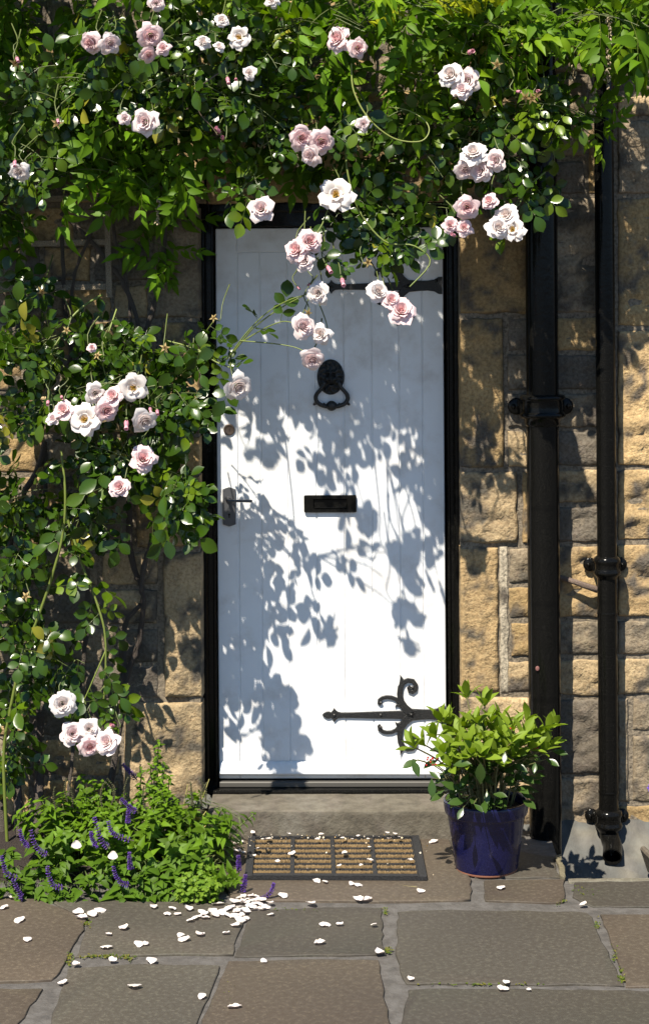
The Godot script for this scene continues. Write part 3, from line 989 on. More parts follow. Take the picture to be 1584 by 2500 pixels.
func build_step_and_mat() -> void:
	var l := G(509, 1978, 0.101)
	var rr := G(1124, 1982, 0.101)
	var zf := G(800, 1980, 0.101).z
	var mb := MB.new()
	# long stone with a worn nosing: rows of a profile swept along x
	var prof := [[0.101, 0.02], [0.102, 0.12], [0.102, zf - 0.02], [0.101, zf - 0.004], [0.097, zf - 0.0005], [0.085, zf + 0.001], [0.04, zf + 0.002], [-0.05, zf + 0.004]]
	var n := 36
	var g := PackedVector3Array()
	var cols := PackedColorArray()
	for q in prof:
		for i in n:
			var x := lerpf(l.x, rr.x, float(i) / (n - 1))
			var wob := rough.get_noise_3d(x * 9, q[0] * 30, q[1] * 14)
			g.append(Vector3(x, q[0] + wob * 0.002, q[1] + wob * 0.002))
			cols.append(Color(0.125, 0.107, 0.082).lerp(Color(0.155, 0.138, 0.11), smoothstep(-0.1, 0.5, wide.get_noise_3d(x * 4, q[0] * 9, q[1] * 9))))
	mb.grid(g, n, prof.size(), false, cols)
	for e in [0, n - 1]:
		var poly := []
		for j in prof.size():
			poly.append(g[j * n + e])
		poly.append(Vector3(g[e].x, -0.05, 0.02))
		mb.col = Color(0.16, 0.14, 0.11)
		mb.face(poly, Vector3((l.x + rr.x) / 2, 0.03, 0.15))
	tag(part("doorstep", mb, M.concrete, self), "worn grey stone doorstep under the white door", "step")
	# mat
	var h := 0.022
	var bl := G(607, 2040, h)
	var br := G(1022, 2038.5, h)
	var fl := G(597.5, 2136, h)
	var frr := G(1041.5, 2138, h)
	var Q := func(u, v): return bl.lerp(br, u).lerp(fl.lerp(frr, u), v)
	var mat_ := thing("doormat", "black rubber doormat with four columns of brown coir strips", "doormat")
	var bar := func(called, u0, u1, v0, v1, hh, m):
		var b := MB.new()
		var t := [Q.call(u0, v0), Q.call(u1, v0), Q.call(u1, v1), Q.call(u0, v1)]
		var ctr: Vector3 = (t[0] + t[2]) / 2 - Vector3(0, 0.01, 0)
		var up := []
		var lo := []
		for q in t:
			var c: Vector3 = q
			up.append(Vector3(lerpf(c.x, ctr.x, 0.0), hh, c.z) + (Vector3(ctr.x, hh, ctr.z) - Vector3(c.x, hh, c.z)).normalized() * 0.0025)
			lo.append(Vector3(c.x, hh - 0.003, c.z))
		b.face(up, ctr)
		for k in 4:
			var k2 := (k + 1) % 4
			b.face([up[k], up[k2], lo[k2], lo[k]], ctr)
			b.face([lo[k], lo[k2], Vector3(lo[k2].x, 0.006, lo[k2].z), Vector3(lo[k].x, 0.006, lo[k].z)], ctr)
		return part(called, b, m, mat_)
	bar.call("base", 0.005, 0.995, 0.01, 0.99, 0.0125, M.rubber)
	bar.call("edge", 0.0, 0.042, 0.0, 1.0, h, M.rubber)
	bar.call("edge", 0.958, 1.0, 0.0, 1.0, h, M.rubber)
	bar.call("edge", 0.042, 0.958, 0.0, 0.035, h - 0.001, M.rubber)
	bar.call("edge", 0.042, 0.958, 0.945, 1.0, h - 0.001, M.rubber)
	for u in [0.2605, 0.49, 0.7195]:
		bar.call("divider", u - 0.012, u + 0.012, 0.035, 0.945, h - 0.002, M.rubber)
	# knobbly rubber between the strips
	var kb := MB.new()
	for cidx in 4:
		for row in 6:
			for k in 22:
				var u: float = [0.042, 0.2725, 0.502, 0.7315][cidx] + 0.2185 * (k + 0.5) / 22.0
				var v := 0.035 + 0.91 * (row + 1.0) / 7.0
				kb.ball(Q.call(u, v + (0.008 if k % 2 else -0.008)) - Vector3(0, 0.008, 0), Vector3(0.0032, 0.0035, 0.0032), 5)
	stuff(part("rubber_studs", kb, M.rubber, mat_))
	# strips of coir: a bristly ridge each
	for cidx in 4:
		for row in 7:
			var b := MB.new()
			var u0: float = [0.044, 0.2745, 0.504, 0.7335][cidx]
			var v := 0.035 + 0.91 * (row + 0.5) / 7.0
			var a: Vector3 = Q.call(u0, v)
			var e: Vector3 = Q.call(u0 + 0.2145, v)
			for k in 620:
				var q := a.lerp(e, rng.randf()) + Vector3(0, 0, rf(-0.006, 0.006))
				q.y = 0.011
				var tip := q + Vector3(rf(-0.004, 0.004), rf(0.006, 0.0112), (q.z - a.z) * 0.5 + rf(-0.003, 0.003))
				b.col = Color(0.32, 0.22, 0.105) * rf(0.4, 1.4)
				var w := Vector3(rf(0.0007, 0.0013), 0, rf(-0.0007, 0.0007))
				b.tri(b.pt(q - w), b.pt(tip), b.pt(q + w))
			b.col = Color(0.16, 0.105, 0.045)
			b.tube(PackedVector3Array([a - Vector3(0, 0.0115, 0), a.lerp(e, 0.5) - Vector3(0, 0.011, 0), e - Vector3(0, 0.0115, 0)]), PackedFloat32Array([0.0068]), 7)
			part("bristle_strip", b, M.coir, mat_)
	# dried petals and husks caught on and beside the mat
	var db := MB.new()
	for k in 120:
		var u := rf(-0.14, 1.05)
		var v := absf(rng.randfn(0.0, 0.12)) if rng.randf() < 0.7 else rf(0, 0.95)
		if u < 0.0:
			v = absf(rng.randfn(0.10, 0.07))
		var q: Vector3 = Q.call(u, v)
		q.y = 0.026 if u > 0 and u < 1 else 0.006
		db.col = [Color(0.62, 0.50, 0.33), Color(0.45, 0.30, 0.12), Color(0.72, 0.64, 0.52)][rng.randi() % 3]
		var b2 := Basis.from_euler(rv() * 1.2)
		var sz := rf(0.0015, 0.0045)
		var c0 := db.pt(q + b2 * Vector3(-sz, 0.002, 0))
		var c1 := db.pt(q + b2 * Vector3(0, 0, -sz))
		var c2 := db.pt(q + b2 * Vector3(sz, 0.001, 0))
		var c3 := db.pt(q + b2 * Vector3(0, 0.002, sz))
		db.quad(c0, c1, c2, c3)
	var dbo := stuff(part("petal_litter", db, M.petal, self))
	tag(dbo, "crumbs of dried petals and husks scattered along the doormat's back edge", "litter")

# ---------- leaves ----------
# one leaf blade at the origin along +y, facing +z
func blade(mb: MB, t: Transform3D, L: float, W: float, widths: Array, curl: float, fold: float, col: Color, rows := 5) -> void:
	var s := mb.v.size()
	var n := widths.size()
	for k in n:
		var f := float(k) / (n - 1)
		var w: float = W / 2 * widths[k]
		var z := -curl * L * f * f
		var y := L * f * (1.0 - 0.15 * absf(curl) * f)
		if w < 0.0001:
			mb.ptc(t * Vector3(0, y, z), col)
			mb.ptc(t * Vector3(0, y, z), col * 1.12)
			mb.ptc(t * Vector3(0, y, z), col)
		else:
			mb.ptc(t * Vector3(-w, y, z + fold * w), col)
			mb.ptc(t * Vector3(0, y, z), col * 1.12)
			mb.ptc(t * Vector3(w, y, z + fold * w), col)
	for k in n - 1:
		var a := s + k * 3
		mb.quad(a, a + 3, a + 4, a + 1)
		mb.quad(a + 1, a + 4, a + 5, a + 2)

const OVAL := [0.0, 0.62, 0.95, 1.0, 0.72, 0.0]
const LANCE := [0.0, 0.8, 1.0, 0.72, 0.34, 0.0]
const OVATE := [0.1, 1.0, 0.92, 0.66, 0.34, 0.0]
const ELLIPSE := [0.06, 0.5, 0.92, 1.0, 0.66, 0.0]

func xf(at: Vector3, ang: float, lean := 0.0, roll := 0.0) -> Transform3D:
	return Transform3D(Basis(Vector3(0, 0, 1), ang) * Basis(Vector3(1, 0, 0), lean) * Basis(Vector3(0, 1, 0), roll), at)

func rose_leaf(col: Color) -> MB:
	var mb := MB.new()
	var r := 0.086 * rf(0.85, 1.1)
	mb.col = Color(0.10, 0.14, 0.03)
	mb.tube(PackedVector3Array([Vector3.ZERO, Vector3(0, r * 0.5, 0.002), Vector3(0, r, -0.004)]), taper(3, 0.0011, 0.0007), 3, false)
	var j := func(): return col * rf(0.85, 1.15)
	blade(mb, xf(Vector3(0, r, -0.004), rf(-0.15, 0.15), rf(-0.3, 0.2), rf(-0.3, 0.3)), rf(0.050, 0.062), rf(0.034, 0.041), OVAL, rf(0.05, 0.3), rf(0.1, 0.35), j.call())
	for s in [-1, 1]:
		blade(mb, xf(Vector3(0, r * 0.74, -0.002), s * rf(-1.25, -0.95), rf(-0.3, 0.3), rf(-0.35, 0.35)), rf(0.043, 0.052), rf(0.030, 0.036), OVAL, rf(0.05, 0.35), rf(0.1, 0.35), j.call())
		blade(mb, xf(Vector3(0, r * 0.36, 0.001), s * rf(-1.35, -1.05), rf(-0.3, 0.3), rf(-0.35, 0.35)), rf(0.034, 0.043), rf(0.024, 0.030), OVAL, rf(0.05, 0.35), rf(0.1, 0.35), j.call())
	return mb

func wisteria_leaf(col: Color) -> MB:
	var mb := MB.new()
	var r := 0.175 * rf(0.8, 1.15)
	mb.col = Color(0.14, 0.17, 0.03)
	var path := smooth_path([Vector3.ZERO, Vector3(0, r * 0.5, 0.006), Vector3(0, r, -0.02)], 4)
	mb.tube(path, taper(5, 0.0014, 0.0007), 3, false)
	var n := 5
	for k in n:
		var f := 0.22 + 0.68 * k / (n - 1)
		var p := path[clampi(int(round(f * 4)), 0, 4)].lerp(Vector3(0, r * f, 0), 0.7)
		for s in [-1, 1]:
			blade(mb, xf(p, s * rf(-1.35, -0.55), rf(-0.95, 0.3), rf(-0.8, 0.8)), rf(0.056, 0.078) * (0.8 + 0.3 * sin(f * PI)), rf(0.023, 0.031), LANCE, rf(0.1, 0.5), rf(0.05, 0.45), col * rf(0.85, 1.15))
	blade(mb, xf(Vector3(0, r, -0.015), rf(-0.2, 0.2), rf(-0.6, 0.0)), rf(0.07, 0.09), 0.030, LANCE, 0.3, 0.2, col)
	return mb

# a plant under construction: leaf shapes, their places, thin twigs
class Plant:
	var node: Node3D
	var shapes := []
	var meshes := []
	var set_ := []       # [shape, transform, tint, rank]
	var twigs := MB.new()

func start_plant(node: Node3D, shapes: Array) -> Plant:
	var p := Plant.new()
	p.node = node
	p.shapes = shapes
	for s in shapes:
		p.meshes.append(s.mesh())
	p.twigs.col = Color(0.09, 0.11, 0.03)
	return p

func add_leaf(p: Plant, pool: Array, at: Vector3, axis: Vector3, normal: Vector3, size := 1.0) -> void:
	var b := frame_of(axis, normal).scaled_local(Vector3.ONE * size)
	var s := seen_at(at + axis.normalized() * 0.05 * size)
	var rank := at.z + size * 0.05 + rf(0, 0.04)
	if s.x < 5 or s.x > 1580 or s.y < 5 or s.y > 2490:
		rank -= 5.0
	p.set_.append([pool[rng.randi() % pool.size()], Transform3D(b, at), Color.WHITE * rf(0.85, 1.15), rank])

func finish_plant(p: Plant, m: Material, most := 300, leafname := "leaf") -> void:
	p.set_.sort_custom(func(a, b): return a[3] > b[3])
	var rest := MB.new()
	var kept := []
	for q in p.set_:
		var clear := true
		for y in [0.03, 0.09, 0.16, 0.22]:
			if y > 0.17 and m == M.rose_leaf:
				continue
			var mid: Vector3 = q[1] * Vector3(0, y, 0)
			for b in open_blooms:
				var d: Vector3 = mid - b[0]
				var along := d.dot(b[1])
				if along > -0.005 and along < 0.3 and (d - b[1] * along).length() < b[2] * 1.1:
					clear = false
					break
				along = d.dot(to_sun)
				if along > 0.0 and along < 0.9 and (d - to_sun * along).length() < b[2] * (1.0 if along < 0.4 else 0.95):
					clear = false
					break
			if not clear:
				break
		if clear:
			kept.append(q)
	for k in kept.size():
		var q: Array = kept[k]
		if k < most:
			put(leafname, p.meshes[q[0]], m, p.node, q[1])
		else:
			rest.add(p.shapes[q[0]], q[1], q[2])
	if rest.v.size():
		stuff(part("foliage", rest, m, p.node))
	if p.twigs.v.size():
		stuff(part("twigs", p.twigs, M.cane, p.node))

# a shoot with leaves set alternately along it
func shoot(p: Plant, pool: Array, from: Vector3, dir: Vector3, length: float, leaves: int, sag: float, size := 1.0, out := 0.5, rad := 0.0022) -> void:
	var pts := PackedVector3Array()
	var d := dir.normalized()
	var q := from
	var n := 6
	for k in n + 1:
		pts.append(q)
		q += d * length / n
		d = (d + Vector3(rf(-0.15, 0.15), -sag / n, rf(-0.12, 0.12))).normalized()
	p.twigs.tube(pts, taper(n + 1, rad, rad * 0.5), 4, false)
	leaves_along(p, pool, pts, leaves, size, out)

func leaves_along(p: Plant, pool: Array, pts: PackedVector3Array, leaves: int, size := 1.0, out := 0.5, from_f := 0.12) -> void:
	var n := pts.size() - 1
	for k in leaves:
		var f := (from_f + (1.0 - from_f) * (k + rf(0.0, 0.6)) / leaves) * n
		f = minf(f, n - 0.01)
		var i := int(f)
		var at := pts[i].lerp(pts[i + 1], f - i)
		var d := (pts[i + 1] - pts[i]).normalized()
		var side := d.cross(Vector3(0.1, 0.2, 1)).normalized() * (1 if k % 2 else -1)
		var axis := side * rf(0.5, 1.0) + d * rf(0.1, 0.7) + Vector3(0, -0.25, out * rf(0.2, 1.0)) + rv() * 0.3
		var nor := Vector3(rf(-0.8, 0.8), rf(-0.25, 1.0), rf(0.15, 1.0))
		add_leaf(p, pool, at, axis, nor, size * rf(0.62, 1.2))

# ---------- pot and shrub ----------
func build_pot() -> void:
	var foot := G(1187, 2121)
	var pot := thing("glazed_pot", "cobalt blue glazed pot holding the evergreen shrub by the door", "plant pot", foot)
	var mb := MB.new()
	var hh := 0.232
	mb.lathe(Vector3.ZERO, [Vector2(0.1015, 0.008), Vector2(0.104, 0.012), Vector2(0.112, 0.07), Vector2(0.1215, 0.14), Vector2(0.1285, hh - 0.048), Vector2(0.1345, hh - 0.044), Vector2(0.1375, hh - 0.038), Vector2(0.141, hh - 0.012), Vector2(0.1415, hh - 0.004), Vector2(0.139, hh), Vector2(0.134, hh + 0.001), Vector2(0.1305, hh - 0.004), Vector2(0.128, hh - 0.02), Vector2(0.122, hh - 0.09)], 48)
	part("body", mb, M.glaze, pot)
	var tb := MB.new()
	tb.lathe(Vector3.ZERO, [Vector2(0.0001, 0.0), Vector2(0.099, 0.0), Vector2(0.1018, 0.003), Vector2(0.1018, 0.0085), Vector2(0.1, 0.011)], 48)
	part("foot", tb, M.terracotta, pot)
	var sb := MB.new()
	sb.col = Color(0.045, 0.03, 0.02)
	var g := PackedVector3Array()
	for j in 6:
		for i in 25:
			var a := TAU * i / 24
			var r := 0.126 * j / 5.0
			g.append(Vector3(cos(a) * r, hh - 0.035 + rough.get_noise_2d(cos(a) * r * 40, sin(a) * r * 40) * 0.008, sin(a) * r))
	sb.grid(g, 25, 6, true)
	part("compost", sb, M.soil, pot)
	# the shrub
	var shrub := thing("evergreen_shrub", "bushy evergreen shrub with lime green leaf whorls and red berries in the blue pot", "shrub", foot + Vector3(0, hh - 0.04, 0))
	var o := shrub.position
	var fresh := []
	for k in 4:
		var b := MB.new()
		blade(b, xf(Vector3.ZERO, 0, 0, 0), 0.068, 0.0265, ELLIPSE, rf(0.05, 0.3), rf(0.2, 0.45), Color(0.175, 0.25, 0.024) * rf(0.7, 1.1))
		fresh.append(b)
	var old := []
	for k in 4:
		var b := MB.new()
		blade(b, xf(Vector3.ZERO, 0, 0, 0), 0.066, 0.029, ELLIPSE, rf(0.1, 0.4), rf(0.1, 0.3), Color(0.045, 0.085, 0.018) * rf(0.8, 1.2))
		old.append(b)
	var leaf_count := [0]
	var made := {}
	for b in fresh + old:
		made[b] = b.mesh()
	var rest := MB.new()
	var set_leaf := func(shapes, m, t):
		leaf_count[0] += 1
		var k := rng.randi() % 4
		if leaf_count[0] <= 300:
			put("leaf", made[shapes[k]], m, shrub, t)
		else:
			rest.add(shapes[k], t)
	var P := func(x, y, z): return S(960 + x * 0.2883, 1640 + y * 0.2883, z) - o
	var tips := [[620, 215, 0.56], [775, 280, 0.52], [410, 420, 0.64], [480, 430, 0.60], [180, 640, 0.70], [265, 620, 0.66], [430, 690, 0.76], [600, 470, 0.62], [705, 430, 0.66], [820, 420, 0.60], [640, 610, 0.76], [715, 590, 0.72], [800, 620, 0.74], [910, 550, 0.72], [1010, 480, 0.66], [1120, 420, 0.60], [1095, 540, 0.70], [1290, 490, 0.62], [1330, 470, 0.56], [1255, 670, 0.68], [1320, 630, 0.62], [690, 720, 0.79], [480, 800, 0.78], [910, 430, 0.55], [560, 540, 0.70], [1000, 600, 0.76], [870, 640, 0.70], [760, 500, 0.58], [1190, 560, 0.64], [540, 640, 0.74], [620, 740, 0.78], [760, 720, 0.80], [860, 720, 0.76], [940, 660, 0.74], [1060, 640, 0.72], [1150, 660, 0.70], [360, 560, 0.68], [560, 800, 0.76], [1000, 720, 0.74], [680, 500, 0.60], [850, 520, 0.6], [960, 560, 0.62], [1210, 610, 0.6], [500, 560, 0.66]]
	for t in tips:
		var tip: Vector3 = P.call(t[0], t[1], t[2])
		var root := Vector3(rf(-0.05, 0.05), 0.0, rf(-0.05, 0.05))
		var mb2 := MB.new()
		mb2.col = Color(0.13, 0.12, 0.045)
		var path := smooth_path([root, root.lerp(tip, 0.45) + Vector3(0, 0.05, 0), tip], 8)
		mb2.tube(path, taper(9, 0.0042, 0.0024), 5)
		part("stem", mb2, M.cane, shrub)
		var up := (path[8] - path[6]).normalized().lerp(Vector3(0, 1, 0), 0.45).normalized()
		var n := rng.randi_range(5, 6)
		var ph := rf(0, TAU)
		for k in n:
			var a := ph + k * 2.4
			var open := lerpf(0.25, 1.15, float(k) / n)
			var radial := frame_of(up, Vector3(0, 0, 1)) * Vector3(cos(a), 0, sin(a))
			var axis := up * cos(open) + radial * sin(open)
			var nor := up * sin(open) - radial * cos(open)
			set_leaf.call(fresh, M.soft_leaf, Transform3D(frame_of(axis, nor).scaled_local(Vector3.ONE * rf(0.85, 1.2)), tip - up * 0.010 * (float(k) / n)))
		for k in 2:
			var f := rf(0.5, 0.85)
			var at := path[int(f * 8)]
			var axis := Vector3(rf(-1, 1), rf(-0.3, 0.4), rf(-0.3, 1.0))
			set_leaf.call(old, M.rose_leaf, Transform3D(frame_of(axis, Vector3(rf(-0.3, 0.3), 1, 0.5)).scaled_local(Vector3.ONE * rf(0.8, 1.1)), at))
	# lower, darker leaves
	for q in [[160, 740, 215, 880, 0.76], [205, 745, 80, 805, 0.72], [300, 845, 390, 895, 0.8], [735, 950, 735, 790, 0.86], [945, 680, 935, 770, 0.84], [1020, 780, 1130, 840, 0.74], [1200, 770, 1190, 850, 0.76], [1290, 740, 1395, 790, 0.70], [1340, 670, 1465, 685, 0.60], [590, 1150, 545, 1240, 0.80], [680, 1120, 755, 1180, 0.84], [790, 1010, 795, 1115, 0.80], [840, 1035, 955, 1050, 0.78], [1080, 1020, 1155, 1065, 0.70], [620, 1090, 470, 1100, 0.78], [620, 950, 480, 1010, 0.74], [430, 1035, 320, 1085, 0.76], [322, 905, 330, 1060, 0.74], [500, 790, 645, 770, 0.82], [560, 1000, 420, 930, 0.78], [640, 860, 560, 960, 0.78], [860, 960, 780, 900, 0.70], [1010, 1000, 1075, 975, 0.68], [950, 900, 1000, 960, 0.7], [700, 880, 640, 1000, 0.66], [820, 790, 760, 880, 0.64], [1050, 870, 1010, 950, 0.62], [560, 850, 520, 920, 0.66], [900, 860, 850, 950, 0.62], [470, 1030, 540, 1100, 0.74]]:
		var a: Vector3 = P.call(q[0], q[1], q[4] - 0.015)
		var b: Vector3 = P.call(q[2], q[3], q[4] + 0.01)
		var len := a.distance_to(b)
		set_leaf.call(old, M.rose_leaf, Transform3D(frame_of(b - a, Vector3(rf(-0.3, 0.3), 0.8, 0.7)).scaled_local(Vector3.ONE * maxf(len / 0.062, 0.6)), a))
		var st := MB.new()
		st.col = Color(0.12, 0.12, 0.05)
		st.tube(smooth_path([Vector3(a.x * 0.4, 0.02, a.z * 0.4), a * 0.6 + Vector3(0, 0.03, 0), a], 6), taper(7, 0.003, 0.0015), 4)
		part("stem", st, M.cane, shrub)
	for k in 90:
		var a := rf(0, TAU)
		var r := sqrt(rng.randf()) * 0.15
		var at := Vector3(cos(a) * r, rf(0.05, 0.22), sin(a) * r)
		set_leaf.call(old, M.rose_leaf, Transform3D(frame_of(Vector3(cos(a), rf(-0.5, 0.4), sin(a) + 0.4), Vector3(rf(-0.3, 0.3), 1, 0.5)).scaled_local(Vector3.ONE * rf(0.75, 1.05)), at))
	stuff(part("foliage", rest, M.rose_leaf, shrub))
	for q in [[320, 750, 14, 0.72, 60], [560, 700, 5, 0.74, 30], [980, 475, 5, 0.66, 18], [640, 520, 4, 0.70, 30], [1205, 655, 3, 0.68, 14], [630, 380, 2, 0.56, 8], [440, 770, 3, 0.76, 25]]:
		for k in q[2]:
			var bb := MB.new()
			bb.ball(P.call(q[0] + rf(-1, 1) * q[4], q[1] + rf(-0.7, 0.7) * q[4], q[3] + rf(-0.01, 0.02)), Vector3.ONE * 0.0034, 8)
			part("berry", bb, M.berry, shrub)

# ---------- trellis, old stems ----------
func build_trellis_and_stems() -> void:
	var tr := thing("trellis", "weathered wooden trellis on the shaded wall left of the door", "trellis")
	var slat := func(a: Vector3, b: Vector3, w):
		var mb := MB.new()
		var d := b - a
		var bs := frame_of(d, Vector3(0, 0, 1))
		mb.box((a + b) / 2, Vector3(w, d.length(), 0.009), 0.002, bs)
		part("slat", mb, M.wood, tr)
	for x in [-150.0, 51.0, 250.0]:
		slat.call(D(x, 395, WALL + 0.066), D(x + 8, 930 if x < 100 else 700, WALL + 0.066), 0.021)
	for y in [470.0, 575.0, 680.0, 790.0]:
		slat.call(D(-240, y + 6, WALL + 0.056), D(262 if y < 700 else 110, y - 6, WALL + 0.056), 0.021)
	# bare old stems on the wall
	var vine := thing("woody_vine", "bare grey old wisteria stems twisting up the wall left of the door", "vine")
	for s in [
		[[[317, 1100, 0.16], [317, 1320, 0.17], [328, 1389, 0.18], [344, 1430, 0.19], [350, 1474, 0.19], [344, 1540, 0.17], [333, 1594, 0.16], [311, 1650, 0.16], [290, 1800, 0.18], [250, 2040, 0.25]], 0.010],
		[[[403, 520, 0.17], [402, 600, 0.17], [392, 690, 0.18], [362, 790, 0.18], [338, 880, 0.17], [350, 1000, 0.17], [392, 1180, 0.17], [390, 1260, 0.18], [372, 1320, 0.18], [355, 1375, 0.19], [344, 1443, 0.2]], 0.009],
		[[[344, 1476, 0.19], [312, 1512, 0.18], [300, 1553, 0.17], [303, 1635, 0.16], [296, 1760, 0.17], [240, 2040, 0.27]], 0.009],
		[[[150, 520, 0.18], [215, 580, 0.19], [262, 640, 0.18], [300, 690, 0.18], [335, 780, 0.18], [346, 860, 0.18]], 0.008],
		[[[150, 560, 0.18], [155, 640, 0.18], [155, 740, 0.17], [172, 830, 0.17], [165, 960, 0.16]], 0.007],
		[[[245, 470, 0.2], [225, 560, 0.2], [185, 660, 0.19], [170, 760, 0.18]], 0.006],
		[[[270, 480, 0.2], [285, 600, 0.19], [312, 700, 0.18], [318, 820, 0.17]], 0.006],
		[[[110, 1080, 0.17], [96, 1140, 0.17], [60, 1200, 0.17], [30, 1270, 0.18], [25, 1335, 0.18], [20, 1400, 0.18], [2, 1470, 0.17], [-10, 1700, 0.18], [10, 2030, 0.25]], 0.010],
		[[[110, 1080, 0.17], [112, 1180, 0.17], [90, 1260, 0.17], [50, 1350, 0.17]], 0.008],
		[[[210, 1170, 0.17], [208, 1260, 0.17], [214, 1420, 0.17], [210, 1560, 0.16], [190, 1720, 0.17], [160, 2020, 0.3]], 0.008],
		[[[94, 1740, 0.2], [92, 1840, 0.22], [96, 1920, 0.24], [90, 2040, 0.3]], 0.017],
		[[[40, 1700, 0.2], [36, 1830, 0.22], [50, 2040, 0.3]], 0.014],
		[[[180, 380, 0.2], [120, 440, 0.2], [40, 470, 0.2], [-60, 480, 0.2]], 0.009]]:
		var ctrl := []
		for q in s[0]:
			ctrl.append(S(q[0], q[1], q[2] + 0.01))
		var mb := MB.new()
		mb.col = Color(0.13, 0.105, 0.085) * rf(0.8, 1.2)
		var path := smooth_path(ctrl, ctrl.size() * 4)
		var rad := PackedFloat32Array()
		for k in path.size():
			rad.append(s[1] * (0.85 + 0.35 * rough.get_noise_1d(k * 3.1 + s[1] * 900) + 0.15))
			path[k] += Vector3(wide.get_noise_1d(k * 1.7 + 40), 0, wide.get_noise_1d(k * 1.9 + 90)) * 0.006
		mb.tube(path, rad, 8)
		part("stem", mb, M.bark, vine)

# ---------- roses ----------
var bloom_kinds := {}
var open_blooms := []    # [place, facing, radius]: leaves make way for these

func rose_petal(rho0: float, rho1: float, h0: float, h1: float, half: float, recurve: float, base: Color, tip: Color, pointed := 0.0) -> MB:
	var mb := MB.new()
	var nu := 6
	var nv := 6
	var g := PackedVector3Array()
	var cols := PackedColorArray()
	var j1 := rf(-0.12, 0.12)
	for j in nv:
		var t := float(j) / (nv - 1)
		for i in nu:
			var u := -1.0 + 2.0 * i / (nu - 1)
			var te := t * (1.0 - 0.16 * u * u + pointed * (1.0 - absf(u)) * 0.2)
			var wf: float = 0.45 + 0.55 * sin(minf(t * 1.25, 1.0) * PI / 2) - 0.30 * maxf(0.0, t - 0.72) / 0.28
			var rim := sin(u * 8.0 + j1 * 60.0) * 0.05 * t * t + sin(u * 3.0 - j1 * 40.0) * 0.05 * t * t
			var phi := u * half * wf + j1 * t
			var rho := lerpf(rho0, rho1, pow(te, 0.85)) * (1.0 + rim)
			var h := lerpf(h0, h1, sin(minf(te, 1.0) * PI / 2)) - recurve * pow(maxf(0.0, te - 0.5), 2) * 4.0 - recurve * 0.5 * u * u * t
			rho += recurve * 0.4 * maxf(0.0, te - 0.6)
			g.append(Vector3(rho * cos(phi), rho * sin(phi), h))
			cols.append(base.lerp(tip, t))
	mb.grid(g, nu, nv, false, cols)
	return mb

